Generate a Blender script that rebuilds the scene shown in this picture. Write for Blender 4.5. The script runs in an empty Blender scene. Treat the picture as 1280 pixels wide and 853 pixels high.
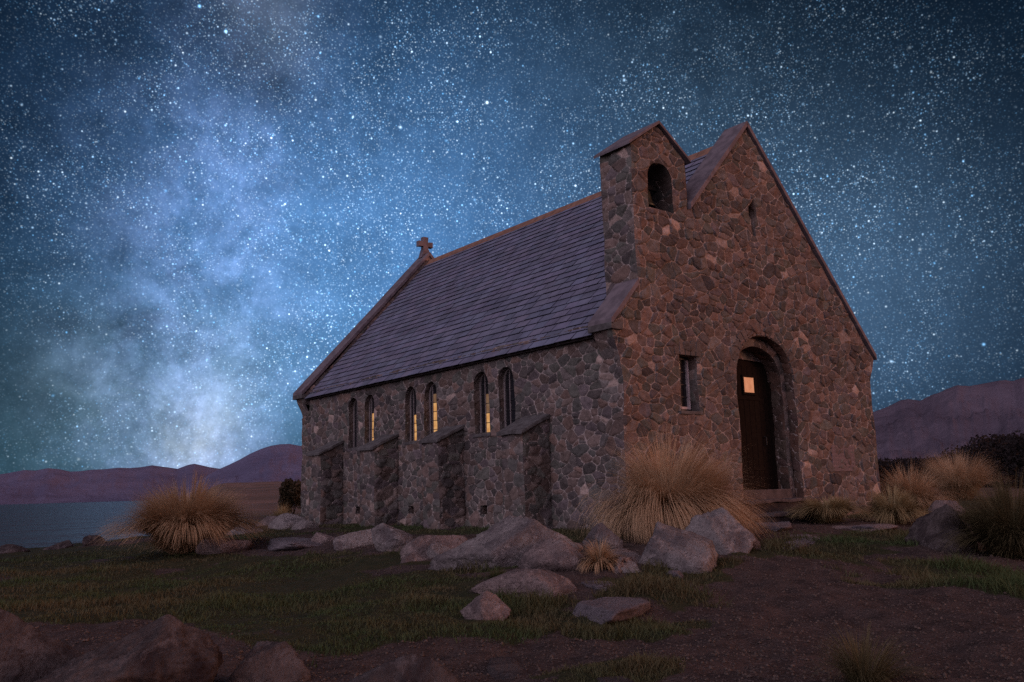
import bpy, bmesh, math, random
import numpy as np
from mathutils import Vector, Matrix
from mathutils.geometry import delaunay_2d_cdt

random.seed(7)
RNG = np.random.default_rng(11)
D2R = math.radians
sc = bpy.context.scene
col = sc.collection

# ------------------------------------------------------------------ camera
CAM = np.array([-9.2871, -9.0283, 1.1461])
YAW, PITCH, ROLL, FPX = 0.6744, 0.1683, -0.0283, 1090.34
_f = np.array([math.sin(YAW)*math.cos(PITCH), math.cos(YAW)*math.cos(PITCH), math.sin(PITCH)])
_r0 = np.array([math.cos(YAW), -math.sin(YAW), 0.0])
_u0 = np.cross(_r0, _f)
_r = _r0*math.cos(ROLL) + _u0*math.sin(ROLL)
_u = -_r0*math.sin(ROLL) + _u0*math.cos(ROLL)
cam_data = bpy.data.cameras.new('camera')
cam = bpy.data.objects.new('camera', cam_data)
col.objects.link(cam)
cam.matrix_world = Matrix(((_r[0], _u[0], -_f[0], CAM[0]), (_r[1], _u[1], -_f[1], CAM[1]),
                           (_r[2], _u[2], -_f[2], CAM[2]), (0, 0, 0, 1)))
cam_data.sensor_width = 36
cam_data.lens = FPX/1280*36
cam_data.clip_start = 0.05
cam_data.clip_end = 30000
sc.camera = cam


def ray(x, y):
    v = _f + _r*(x-640)/FPX - _u*(y-426.5)/FPX
    return v/np.linalg.norm(v)


# ------------------------------------------------------------------ node helpers
class NT:
    def __init__(self, tree):
        self.t = tree

    def n(self, typ, **kw):
        nd = self.t.nodes.new(typ)
        for k, v in kw.items():
            setattr(nd, k, v)
        return nd

    def link(self, a, b):
        self.t.links.new(a, b)

    def val(self, sock, v):
        if isinstance(v, bpy.types.NodeSocket):
            self.link(v, sock)
        else:
            sock.default_value = v

    def m(self, op, a, b=None, c=None, clamp=False):
        nd = self.n('ShaderNodeMath', operation=op, use_clamp=clamp)
        self.val(nd.inputs[0], a)
        if b is not None:
            self.val(nd.inputs[1], b)
        if c is not None:
            self.val(nd.inputs[2], c)
        return nd.outputs[0]

    def vm(self, op, a, b=None, scale=None):
        nd = self.n('ShaderNodeVectorMath', operation=op)
        self.val(nd.inputs[0], a)
        if b is not None:
            self.val(nd.inputs[1], b)
        if scale is not None:
            self.val(nd.inputs['Scale'], scale)
        return nd.outputs['Value'] if op in ('DOT_PRODUCT', 'LENGTH') else nd.outputs[0]

    def mix(self, fac, a, b, blend='MIX'):
        nd = self.n('ShaderNodeMix', data_type='RGBA', blend_type=blend)
        self.val(nd.inputs[0], fac)
        self.val(nd.inputs[6], a)
        self.val(nd.inputs[7], b)
        return nd.outputs[2]

    def ramp(self, fac, a, b, smooth=True):
        nd = self.n('ShaderNodeMapRange', interpolation_type='SMOOTHSTEP' if smooth else 'LINEAR')
        self.val(nd.inputs['Value'], fac)
        nd.inputs['From Min'].default_value = a
        nd.inputs['From Max'].default_value = b
        return nd.outputs[0]

    def noise(self, vec, scale, detail=4, rough=0.55, dist=0.0):
        nd = self.n('ShaderNodeTexNoise')
        self.val(nd.inputs['Vector'], vec)
        nd.inputs['Scale'].default_value = scale
        nd.inputs['Detail'].default_value = detail
        nd.inputs['Roughness'].default_value = rough
        nd.inputs['Distortion'].default_value = dist
        return nd.outputs[0]


def c4(r, g, b):
    return (r, g, b, 1.0)


# ------------------------------------------------------------------ world: night sky with twilight on the far side
SUN_AZ = D2R(138)          # measured from +Y towards +X : behind the camera to the right
SUN_EL = D2R(9)
sun_dir = np.array([math.sin(SUN_AZ)*math.cos(SUN_EL), math.cos(SUN_AZ)*math.cos(SUN_EL), math.sin(SUN_EL)])

world = bpy.data.worlds.new('World')
sc.world = world
world.use_nodes = True
world.node_tree.nodes.clear()
W = NT(world.node_tree)
wdir = W.vm('NORMALIZE', W.n('ShaderNodeTexCoord').outputs['Generated'])
sep = W.n('ShaderNodeSeparateXYZ')
W.link(wdir, sep.inputs[0])
elev = sep.outputs['Z']


def lobe(px, py, deg, vec=None):
    """round glow of the sky about the direction that lies at px,py: 1 in its middle"""
    c = ray(px, py)
    k = 1.0/(1-math.cos(D2R(deg)))
    dt = W.vm('DOT_PRODUCT', vec or wdir, tuple(c))
    return W.m('EXPONENT', W.m('MULTIPLY', W.m('SUBTRACT', dt, 1.0), k))


rag_a = W.ramp(W.noise(wdir, 6.0, 8, 0.62, 0.3), 0.30, 0.72)
rag_b = W.ramp(W.noise(W.vm('ADD', wdir, (3.1, 1.7, 0.4)), 19.0, 10, 0.74, 0.2), 0.26, 0.74)
ragged = W.m('ADD', 0.30, W.m('ADD', W.m('MULTIPLY', rag_a, 0.45), W.m('MULTIPLY', rag_b, 0.95)))


def addc(base, fac, colr):
    cc = W.vm('SCALE', colr, scale=fac)
    return W.vm('ADD', base, cc)


sky = W.vm('ADD', (0.0025, 0.0075, 0.017), (0, 0, 0))
SKY_LOBES = [  # px, py, degrees, colour, ragged
    (480, 320, 12.5, (0.060, 0.165, 0.375), 0),
    (430, 330, 7, (0.012, 0.030, 0.050), 1),
    (1050, 370, 9.5, (0.042, 0.086, 0.155), 0),
    (780, 200, 10, (0.016, 0.030, 0.048), 1),
    (250, 260, 9.5, (0.018, 0.048, 0.115), 1),
    (200, 470, 9, (0.018, 0.044, 0.064), 1),
    (60, 580, 7, (0.010, 0.026, 0.030), 0),
    (320, 560, 9, (0.026, 0.070, 0.090), 0),
    (240, 575, 2.8, (0.15, 0.145, 0.15), 1),
    (256, 520, 2.8, (0.13, 0.13, 0.145), 1),
    (270, 450, 3.2, (0.06, 0.075, 0.095), 1),
    (130, 480, 4.0, (0.045, 0.048, 0.045), 1),
    (330, 10, 2.6, (0.050, 0.055, 0.062), 1),
    (345, 60, 2.2, (0.030, 0.035, 0.040), 1),
]
# the milky way itself: a belt round the sky through the two directions below
a_, b_ = ray(335, -60), ray(235, 600)
mwn = np.cross(a_, b_)
mwn /= np.linalg.norm(mwn)
off = W.m('ADD', W.vm('DOT_PRODUCT', wdir, tuple(mwn)), W.m('MULTIPLY', W.m('SUBTRACT', rag_a, 0.5), 0.06))
belt = W.m('EXPONENT', W.m('MULTIPLY', W.m('MULTIPLY', off, off), -1/(0.105**2)))
fine = W.ramp(W.noise(W.vm('ADD', wdir, (7.7, 0.3, 2.2)), 20.0, 10, 0.72, 0.3), 0.32, 0.72)
beltc = W.m('MULTIPLY', belt, W.m('ADD', 0.15, W.m('MULTIPLY', W.m('MULTIPLY', fine, ragged), 0.95)))
sky = addc(sky, W.m('MULTIPLY', beltc, W.m('ADD', lobe(250, 300, 13), lobe(250, 560, 8))), (0.105, 0.150, 0.300))
for px, py, dg, cl, rag in SKY_LOBES:
    lb = lobe(px, py, dg)
    sky = addc(sky, W.m('MULTIPLY', lb, ragged) if rag else lb, cl)
# dark dust lanes in the milky way
dust_area = W.m('MAXIMUM', lobe(290, 180, 11), lobe(230, 430, 9))
dn = W.ramp(W.noise(wdir, 8.5, 9, 0.64, 0.35), 0.47, 0.66)
fil = W.m('ABSOLUTE', W.m('SUBTRACT', W.noise(W.vm('ADD', wdir, (1.9, 5.1, 0.7)), 9.0, 10, 0.68, 0.5), 0.5))
fil = W.m('MULTIPLY', W.ramp(fil, 0.075, 0.0), 0.36)
dn = W.m('MAXIMUM', dn, fil)
dust = W.m('MULTIPLY', W.m('MULTIPLY', dn, dust_area), 0.55)
lane = W.m('MAXIMUM', W.m('MULTIPLY', lobe(310, 70, 3.0), 0.55), W.m('MULTIPLY', lobe(345, 110, 2.0), 0.55))
lane = W.m('MAXIMUM', lane, W.m('MULTIPLY', lobe(150, 60, 2.6), 0.4))
lane = W.m('MULTIPLY', lane, ragged, clamp=True)
sky = W.vm('SCALE', sky, scale=W.m('SUBTRACT', 1.0, W.m('MAXIMUM', dust, lane)))
mott = W.m('ADD', 0.50, W.m('MULTIPLY', W.noise(wdir, 30, 10, 0.8), 1.0))
sky = W.vm('SCALE', sky, scale=mott)


def stars(scale, radius_px, thresh, power, strength):
    """stars as voronoi feature points close to the sky sphere; size and strength differ per star"""
    rw = radius_px/1090.0*scale
    v = W.n('ShaderNodeTexVoronoi', voronoi_dimensions='3D', feature='F1')
    W.link(wdir, v.inputs['Vector'])
    v.inputs['Scale'].default_value = scale
    s = W.n('ShaderNodeSeparateColor')
    W.link(v.outputs['Color'], s.inputs[0])
    keep = W.m('GREATER_THAN', s.outputs[0], thresh)
    inten = W.m('POWER', s.outputs[1], power)
    q = W.m('DIVIDE', v.outputs['Distance'], rw)
    prof = W.m('EXPONENT', W.m('MULTIPLY', W.m('MULTIPLY', q, q), -2.2))
    st = W.m('MULTIPLY', W.m('MULTIPLY', prof, keep), W.m('MULTIPLY', W.m('ADD', inten, 0.06), strength))
    tint = W.mix(s.outputs[2], c4(0.16, 0.52, 1.0), c4(0.72, 0.88, 1.0))
    return W.vm('SCALE', tint, scale=st)


st = stars(401, 0.9, 0.0, 1.2, 0.50)
st = W.vm('ADD', st, stars(331, 0.95, 0.0, 1.4, 0.62))
st = W.vm('ADD', st, stars(232, 1.0, 0.0, 2.0, 1.15))
st = W.vm('ADD', st, stars(171, 1.1, 0.0, 2.6, 1.8))
st = W.vm('ADD', st, stars(123, 1.3, 0.0, 3.4, 2.4))
st = W.vm('ADD', st, stars(83, 1.5, 0.20, 4.5, 2.6))
st = W.vm('ADD', st, stars(47, 2.1, 0.25, 4.0, 3.4))
# fewer and weaker stars near the darker rim of the sky, and clusters
clus = W.m('ADD', 0.6, W.m('MULTIPLY', W.ramp(W.noise(wdir, 14, 5, 0.6), 0.38, 0.66), 1.3))
band = W.m('ADD', 0.05, W.m('ADD', W.m('MULTIPLY', lobe(450, 280, 17), 1.05), W.m('MULTIPLY', lobe(1020, 300, 11.0), 0.60)))
st = W.vm('SCALE', st, scale=W.m('MULTIPLY', band, clus))
night = W.vm('ADD', sky, st)

# twilight glow on the part of the sky behind the photographer
fwd = (float(_r0[1]*-1), float(_r0[0]), 0.0)   # level heading of the view
back = W.ramp(W.vm('DOT_PRODUCT', wdir, fwd), 0.35, -0.35)
west = W.m('EXPONENT', W.m('MULTIPLY', W.m('SUBTRACT', W.vm('DOT_PRODUCT', wdir, (-0.868, -0.204, 0.452)), 1.0), 4.5))
low = W.m('EXPONENT', W.m('MULTIPLY', W.m('ABSOLUTE', elev), -2.2))
glow = W.vm('SCALE', (1.45, 1.22, 1.50), scale=W.m('MULTIPLY', west, back))
glow = W.vm('ADD', glow, W.vm('SCALE', (0.15, 0.075, 0.085), scale=W.m('MULTIPLY', back, low)))
sunk = W.m('EXPONENT', W.m('MULTIPLY', W.m('SUBTRACT', W.vm('DOT_PRODUCT', wdir, tuple(sun_dir)), 1.0), 5.0))
glow = W.vm('ADD', glow, W.vm('SCALE', (0.95, 0.36, 0.22), scale=W.m('MULTIPLY', sunk, back)))
zen = W.vm('SCALE', (0.05, 0.05, 0.085), scale=W.m('MULTIPLY', back, W.ramp(elev, 0.0, 0.9)))
total = W.vm('ADD', night, W.vm('ADD', glow, zen))
bg = W.n('ShaderNodeBackground')
W.link(total, bg.inputs[0])
bg.inputs[1].default_value = 1.0
out = W.n('ShaderNodeOutputWorld')
W.link(bg.outputs[0], out.inputs[0])
world.cycles.sampling_method = 'MANUAL'
world.cycles.sample_map_resolution = 512

sun_data = bpy.data.lights.new('dusk_glow', 'SUN')
sun_data.energy = 1.05
sun_data.angle = D2R(16)
sun_data.color = (1.0, 0.44, 0.29)
sun = bpy.data.objects.new('dusk_glow', sun_data)
col.objects.link(sun)
sun.rotation_euler = Vector(tuple(sun_dir)).to_track_quat('Z', 'Y').to_euler()

sc.view_settings.view_transform = 'Standard'
sc.view_settings.look = 'None'
sc.view_settings.gamma = 1
sc.view_settings.use_curve_mapping = False
sc.view_settings.exposure = 0.18
sc.render.engine = 'CYCLES'
sc.cycles.use_denoising = False
sc.cycles.max_bounces = 5
sc.cycles.diffuse_bounces = 3
sc.cycles.glossy_bounces = 3

# ------------------------------------------------------------------ numpy noise
_tab = RNG.random((64, 64, 64)).astype(np.float32)


def vn3(p):
    p = np.asarray(p, float)
    i = np.floor(p).astype(int)
    f = p-i
    f = f*f*(3-2*f)
    i0 = i % 64
    i1 = (i+1) % 64
    x0, y0, z0 = i0[..., 0], i0[..., 1], i0[..., 2]
    x1, y1, z1 = i1[..., 0], i1[..., 1], i1[..., 2]
    fx, fy, fz = f[..., 0], f[..., 1], f[..., 2]
    a = _tab[x0, y0, z0]*(1-fx)+_tab[x1, y0, z0]*fx
    b = _tab[x0, y1, z0]*(1-fx)+_tab[x1, y1, z0]*fx
    c = _tab[x0, y0, z1]*(1-fx)+_tab[x1, y0, z1]*fx
    d = _tab[x0, y1, z1]*(1-fx)+_tab[x1, y1, z1]*fx
    return (a*(1-fy)+b*fy)*(1-fz)+(c*(1-fy)+d*fy)*fz - 0.5


def fbm(p, octs=4, gain=0.5):
    p = np.asarray(p, float)
    s = 0
    a = 1.0
    for k in range(octs):
        s = s+a*vn3(p*(2.03**k)+k*7.7)
        a *= gain
    return s


def xyz(x, y, z=0.0):
    x = np.asarray(x, float)
    return np.stack([x, np.asarray(y, float)+0*x, np.zeros_like(x)+z], -1)


def sstep(a, b, x):
    t = np.clip((np.asarray(x, float)-a)/(b-a), 0, 1)
    return t*t*(3-2*t)


# ------------------------------------------------------------------ object helpers
def tag(o, label=None, cat=None, group=None, kind=None):
    if label:
        o['label'] = label
    if cat:
        o['category'] = cat
    if group:
        o['group'] = group
    if kind:
        o['kind'] = kind
    return o


def empty(name, loc=(0, 0, 0), rz=0, parent=None):
    o = bpy.data.objects.new(name, None)
    o.location = loc
    o.rotation_euler = (0, 0, rz)
    o.empty_display_size = 0.2
    col.objects.link(o)
    o.parent = parent
    return o


def mesh_obj(name, V, F, mat, parent=None, smooth=True, attrs=None):
    """F: (n,3) or (n,4) int array, or a list of index lists"""
    me = bpy.data.meshes.new(name)
    if isinstance(F, np.ndarray):
        n, k = F.shape
        me.vertices.add(len(V))
        me.vertices.foreach_set('co', np.asarray(V, np.float32).ravel())
        me.loops.add(n*k)
        me.loops.foreach_set('vertex_index', F.astype(np.int32).ravel())
        me.polygons.add(n)
        me.polygons.foreach_set('loop_start', np.arange(0, n*k, k, dtype=np.int32))
        me.update(calc_edges=True)
    else:
        me.from_pydata([tuple(map(float, v)) for v in V], [], F)
        me.update()
    if smooth:
        me.polygons.foreach_set('use_smooth', np.ones(len(me.polygons), bool))
    for an, (ty, data) in (attrs or {}).items():
        a = me.attributes.new(an, ty, 'POINT')
        if ty == 'FLOAT':
            a.data.foreach_set('value', np.asarray(data, np.float32).ravel())
        else:
            a.data.foreach_set('color', np.asarray(data, np.float32).ravel())
    me.materials.append(mat)
    o = bpy.data.objects.new(name, me)
    col.objects.link(o)
    o.parent = parent
    return o


class MB:
    """collects plain shapes for one mesh"""
    def __init__(self):
        self.v = []
        self.f = []

    def add(self, V, F):
        b = len(self.v)
        self.v += [tuple(map(float, p)) for p in V]
        self.f += [[b+i for i in q] for q in F]
        return self

    def box(self, x0, x1, y0, y1, z0, z1):
        V = [(x0, y0, z0), (x1, y0, z0), (x1, y1, z0), (x0, y1, z0), (x0, y0, z1), (x1, y0, z1), (x1, y1, z1), (x0, y1, z1)]
        return self.add(V, [(0, 3, 2, 1), (4, 5, 6, 7), (0, 1, 5, 4), (1, 2, 6, 5), (2, 3, 7, 6), (3, 0, 4, 7)])

    def prism(self, pts, d):
        """pts: planar 3D loop, extruded by vector d"""
        n = len(pts)
        P = [Vector(p) for p in pts]
        d = Vector(d)
        V = P+[p+d for p in P]
        F = [list(range(n))[::-1], list(range(n, 2*n))]+[(i, (i+1) % n, n+(i+1) % n, n+i) for i in range(n)]
        return self.add(V, F)

    def tube(self, pts, r, seg=8):
        n = len(pts)
        V = []
        F = []
        for i, p in enumerate(pts):
            p = Vector(p)
            t = (Vector(pts[min(i+1, n-1)])-Vector(pts[max(i-1, 0)])).normalized()
            a = t.orthogonal().normalized()
            b = t.cross(a)
            rr = r[i] if isinstance(r, (list, tuple)) else r
            V += [p+(a*math.cos(6.2832*k/seg)+b*math.sin(6.2832*k/seg))*rr for k in range(seg)]
        for i in range(n-1):
            for k in range(seg):
                F.append((i*seg+k, i*seg+(k+1) % seg, (i+1)*seg+(k+1) % seg, (i+1)*seg+k))
        F += [list(range(seg))[::-1], list(range((n-1)*seg, n*seg))]
        return self.add(V, F)

    def lathe(self, prof, c, seg=20):
        V = []
        F = []
        for (r, z) in prof:
            V += [(c[0]+r*math.cos(6.2832*k/seg), c[1]+r*math.sin(6.2832*k/seg), c[2]+z) for k in range(seg)]
        for i in range(len(prof)-1):
            for k in range(seg):
                F.append((i*seg+k, i*seg+(k+1) % seg, (i+1)*seg+(k+1) % seg, (i+1)*seg+k))
        return self.add(V, F)

    def build(self, name, mat, parent=None, smooth=False, bevel=0.0, sub=0.0):
        bm = bmesh.new()
        vs = [bm.verts.new(p) for p in self.v]
        for q in self.f:
            try:
                bm.faces.new([vs[i] for i in q])
            except ValueError:
                pass
        bmesh.ops.recalc_face_normals(bm, faces=bm.faces)
        if bevel:
            bmesh.ops.bevel(bm, geom=list(bm.edges), offset=bevel, segments=2, affect='EDGES', profile=0.6)
        if sub:
            for _ in range(5):
                lg = [e for e in bm.edges if e.calc_length() > sub*1.6]
                if not lg:
                    break
                bmesh.ops.subdivide_edges(bm, edges=lg, cuts=1, use_grid_fill=True)
            bmesh.ops.triangulate(bm, faces=bm.faces)
            P = np.array([v.co[:] for v in bm.verts])
            off = np.stack([fbm(P*3.1+k*11, 3) for k in range(3)], -1)*0.035
            for v, o_ in zip(bm.verts, off):
                v.co += Vector(o_)
        me = bpy.data.meshes.new(name)
        bm.to_mesh(me)
        bm.free()
        if smooth:
            me.polygons.foreach_set('use_smooth', np.ones(len(me.polygons), bool))
        me.materials.append(mat)
        o = bpy.data.objects.new(name, me)
        col.objects.link(o)
        o.parent = parent
        return o


# ------------------------------------------------------------------ materials
def new_mat(name):
    m = bpy.data.materials.new(name)
    m.use_nodes = True
    t = m.node_tree
    b = t.nodes['Principled BSDF']
    return m, NT(t), b


def obj_co(N):
    return N.n('ShaderNodeNewGeometry').outputs['Position']


def bump(N, b, h, strength, dist):
    nd = N.n('ShaderNodeBump')
    nd.inputs['Strength'].default_value = strength
    nd.inputs['Distance'].default_value = dist
    N.link(h, nd.inputs['Height'])
    N.link(nd.outputs[0], b.inputs['Normal'])


def simple(name, colr, rough=0.7, var=0.35, scale=8, bmp=0.3, bdist=0.01, spec=0.3, col2=None, metallic=0):
    m, N, b = new_mat(name)
    P = obj_co(N)
    n1 = N.noise(P, scale, 6, 0.62)
    c2 = col2 or tuple(c*(1-var) for c in colr)
    N.link(N.mix(N.ramp(n1, 0.36, 0.64), c4(*colr), c4(*c2)), b.inputs['Base Color'])
    b.inputs['Roughness'].default_value = rough
    b.inputs['Specular IOR Level'].default_value = spec
    b.inputs['Metallic'].default_value = metallic
    if bmp:
        bump(N, b, N.noise(P, scale*4, 6, 0.65), bmp, bdist)
    return m


def masonry_mat():
    m, N, b = new_mat('rubble_masonry')
    P = obj_co(N)
    ed = N.n('ShaderNodeAttribute', attribute_name='edge').outputs['Fac']
    sc_ = N.n('ShaderNodeAttribute', attribute_name='stone').outputs['Color']
    nz = N.noise(P, 34, 4, 0.6)
    edn = N.m('ADD', ed, N.m('MULTIPLY', N.m('SUBTRACT', nz, 0.5), 0.018))
    fac = N.ramp(edn, 0.0005, 0.006)
    grain = N.noise(P, 60, 6, 0.7)
    blot = N.noise(P, 11, 5, 0.65)
    s1 = N.mix(N.ramp(blot, 0.35, 0.70), N.vm('SCALE', sc_, scale=1.12), N.vm('SCALE', sc_, scale=0.72))
    s2 = N.mix(N.m('MULTIPLY', N.ramp(grain, 0.52, 0.72), 0.28), s1, c4(0.30, 0.25, 0.23))
    s3 = N.mix(N.m('MULTIPLY', N.ramp(N.noise(P, 95, 3, 0.6), 0.58, 0.68), 0.55), s2, c4(0.035, 0.03, 0.03))
    mor = N.mix(N.noise(P, 3.0, 5, 0.6), c4(0.25, 0.21, 0.195), c4(0.40, 0.345, 0.32))
    base = N.mix(fac, mor, s3)
    wear = N.ramp(N.noise(P, 0.9, 4, 0.6), 0.35, 0.7)
    base = N.mix(N.m('MULTIPLY', wear, 0.35), base, N.vm('SCALE', base, scale=0.55))
    N.link(base, b.inputs['Base Color'])
    b.inputs['Roughness'].default_value = 0.9
    b.inputs['Specular IOR Level'].default_value = 0.2
    h = N.m('ADD', N.m('MULTIPLY', N.noise(P, 45, 7, 0.7), 1.0), N.m('MULTIPLY', N.noise(P, 14, 5, 0.6), 1.2))
    bump(N, b, h, 0.75, 0.018)
    return m


M = {}
M['masonry'] = masonry_mat()
M['coping'] = simple('weathered_coping_stone', (0.155, 0.130, 0.145), 0.8, col2=(0.095, 0.08, 0.092), scale=5, bmp=0.35, bdist=0.01)
M['capstone'] = simple('lichened_cap_stone', (0.11, 0.105, 0.105), 0.85, col2=(0.06, 0.055, 0.055), scale=7, bmp=0.7, bdist=0.02)
M['wood'] = simple('dark_door_timber', (0.012, 0.008, 0.006), 0.9, spec=0.08, col2=(0.008, 0.005, 0.004), scale=14)
M['frame'] = simple('painted_window_frame', (0.24, 0.21, 0.21), 0.6, var=0.3, scale=20, bmp=0.1)
M['lead'] = simple('dark_lead', (0.03, 0.03, 0.033), 0.5, scale=20, bmp=0.1)
M['bronze'] = simple('aged_bell_bronze', (0.05, 0.045, 0.03), 0.45, col2=(0.025, 0.035, 0.03), scale=16, bmp=0.2, metallic=0.7)
M['iron'] = simple('black_iron', (0.02, 0.02, 0.02), 0.5, scale=30, bmp=0.2)
M['step'] = simple('worn_step_stone', (0.085, 0.070, 0.072), 0.85, col2=(0.045, 0.038, 0.040), scale=6, bmp=0.7, bdist=0.02)
M['gutter'] = simple('dark_fascia', (0.03, 0.024, 0.024), 0.7, scale=10, bmp=0.1)
M['void'] = simple('unlit_interior', (0.01, 0.008, 0.008), 0.9, scale=4, bmp=0)
m, N, b = new_mat('dark_window_glass')
b.inputs['Base Color'].default_value = c4(0.012, 0.012, 0.015)
b.inputs['Roughness'].default_value = 0.12
bump(N, b, N.noise(obj_co(N), 9, 3, 0.5), 0.3, 0.01)
M['glass'] = m


def lit(name, colr, strength):
    m, N, b = new_mat(name)
    P = obj_co(N)
    n_ = N.ramp(N.noise(P, 9, 4, 0.6), 0.3, 0.7)
    b.inputs['Base Color'].default_value = c4(0.05, 0.04, 0.03)
    N.link(N.mix(n_, c4(*colr), c4(colr[0]*0.75, colr[1]*0.62, colr[2]*0.45)), b.inputs['Emission Color'])
    b.inputs['Emission Strength'].default_value = strength
    b.inputs['Roughness'].default_value = 0.25
    return m


M['lit'] = lit('lamplit_pane', (0.95, 0.52, 0.20), 0.62)
M['lit_dim'] = lit('dimly_lit_pane', (0.42, 0.25, 0.15), 0.35)
M['lit_door'] = lit('lamplit_door_pane', (0.50, 0.19, 0.085), 0.75)

# slate
m, N, b = new_mat('roof_slate')
P = obj_co(N)
sa = N.n('ShaderNodeAttribute', attribute_name='stone').outputs['Color']
cc = N.mix(N.ramp(N.noise(P, 2.2, 5, 0.6), 0.35, 0.68), sa, N.vm('SCALE', sa, scale=0.72))
cc = N.mix(N.m('MULTIPLY', N.ramp(N.noise(P, 28, 6, 0.7), 0.5, 0.7), 0.25), cc, c4(0.22, 0.22, 0.28))
N.link(cc, b.inputs['Base Color'])
b.inputs['Roughness'].default_value = 0.72
b.inputs['Specular IOR Level'].default_value = 0.3
bump(N, b, N.noise(P, 30, 7, 0.7), 0.35, 0.008)
M['slate'] = m


# rocks
def rock_mat(name, ca, cb, cc_, lich=0.4):
    m, N, b = new_mat(name)
    P = obj_co(N)
    n1 = N.ramp(N.noise(P, 2.2, 7, 0.65, 0.4), 0.38, 0.64)
    base = N.mix(n1, c4(*ca), c4(*cb))
    n2 = N.ramp(N.noise(P, 6.5, 7, 0.7, 0.8), 0.52, 0.62)
    base = N.mix(N.m('MULTIPLY', n2, lich), base, c4(*cc_))
    n3 = N.ramp(N.noise(P, 34, 7, 0.75), 0.53, 0.60)
    base = N.mix(N.m('MULTIPLY', n3, 0.55), base, c4(0.045, 0.038, 0.04))
    N.link(base, b.inputs['Base Color'])
    b.inputs['Roughness'].default_value = 0.9
    b.inputs['Specular IOR Level'].default_value = 0.2
    h = N.m('ADD', N.noise(P, 9, 9, 0.68, 0.5), N.m('MULTIPLY', N.noise(P, 55, 6, 0.7), 0.35))
    bump(N, b, h, 1.0, 0.10)
    return m


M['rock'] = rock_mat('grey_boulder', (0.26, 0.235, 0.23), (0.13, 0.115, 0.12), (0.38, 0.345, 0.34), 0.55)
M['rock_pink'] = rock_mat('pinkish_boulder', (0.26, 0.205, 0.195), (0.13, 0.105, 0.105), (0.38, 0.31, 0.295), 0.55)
M['rock_dark'] = rock_mat('dark_boulder', (0.115, 0.095, 0.092), (0.030, 0.022, 0.025), (0.18, 0.155, 0.155), 0.55)  # dark rock; on the bottom boulders its colour also holds the foreground gloom
M['slab'] = rock_mat('bluish_flagstone', (0.19, 0.17, 0.185), (0.13, 0.115, 0.13), (0.26, 0.23, 0.24), 0.3)

# ------------------------------------------------------------------ terrain height
CH_W, CH_L = 7.0, 10.91


def church_dist(x, y):
    dx = np.maximum(np.maximum(-x, x-CH_W), 0)
    dy = np.maximum(np.maximum(-y, y-CH_L), 0)
    return np.hypot(dx, dy)


def zg(x, y, fine=True):
    x = np.asarray(x, float)
    y = np.asarray(y, float)
    d = church_dist(x, y)
    r = np.hypot(x-CAM[0], y-CAM[1])
    az = np.degrees(np.arctan2(x-CAM[0], y-CAM[1]))
    z = 0.10+0.40*(1-sstep(0.2, 7.0, d))
    lake = (1-sstep(17.5, 20.5, az))*sstep(-115, -100, az)
    z = z-3.6*sstep(21.5, 52, r)*lake
    z = z+0.018*np.clip(r-55, 0, 600)*(1-lake)
    z = z + sstep(40, 120, r)*fbm(xyz(x/38, y/38, 3.3), 4)*2.2*(1-lake)
    if fine:
        near = 1-sstep(25, 60, r)
        z = z+near*(fbm(xyz(x*0.9, y*0.9, 1.7), 3)*0.10*sstep(0.1, 1.5, d)+fbm(xyz(x*4.5, y*4.5, 9.1), 3)*0.045)
    return z


def zgs(x, y):
    return float(zg(np.array([x]), np.array([y]))[0])


def at(px, py, lift=0.0):
    """the point of the ground seen at px,py of the 1280x853 photograph"""
    v = ray(px, py)
    t = 1.5
    lastt = t
    while t < 400:
        p = CAM+v*t
        if p[2] < zgs(p[0], p[1])+lift:
            a, c = lastt, t
            for _ in range(14):
                mdl = (a+c)/2
                q = CAM+v*mdl
                if q[2] < zgs(q[0], q[1])+lift:
                    c = mdl
                else:
                    a = mdl
            q = CAM+v*c
            return np.array([q[0], q[1], zgs(q[0], q[1])])
        lastt = t
        t *= 1.02
    return CAM+v*t


def depth(p):
    return float((np.asarray(p)-CAM) @ _f)


# ------------------------------------------------------------------ grass / gravel areas
def world_poly(pts):
    return np.array([at(*p)[:2] for p in pts])


def in_poly(x, y, poly):
    x = np.asarray(x)
    y = np.asarray(y)
    ins = np.zeros(x.shape, bool)
    n = len(poly)
    j = n-1
    for i in range(n):
        xi, yi = poly[i]
        xj, yj = poly[j]
        c = ((yi > y) != (yj > y)) & (x < (xj-xi)*(y-yi)/(yj-yi+1e-12)+xi)
        ins ^= c
        j = i
    return ins


def poly_sd(x, y, poly):
    ins = in_poly(x, y, poly)
    d = np.full(np.shape(x), 1e9)
    n = len(poly)
    for i in range(n):
        a = poly[i]
        c = poly[(i+1) % n]
        ab = c-a
        t = np.clip(((x-a[0])*ab[0]+(y-a[1])*ab[1])/(ab@ab+1e-12), 0, 1)
        d = np.minimum(d, np.hypot(x-a[0]-ab[0]*t, y-a[1]-ab[1]*t))
    return np.where(ins, d, -d)


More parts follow.
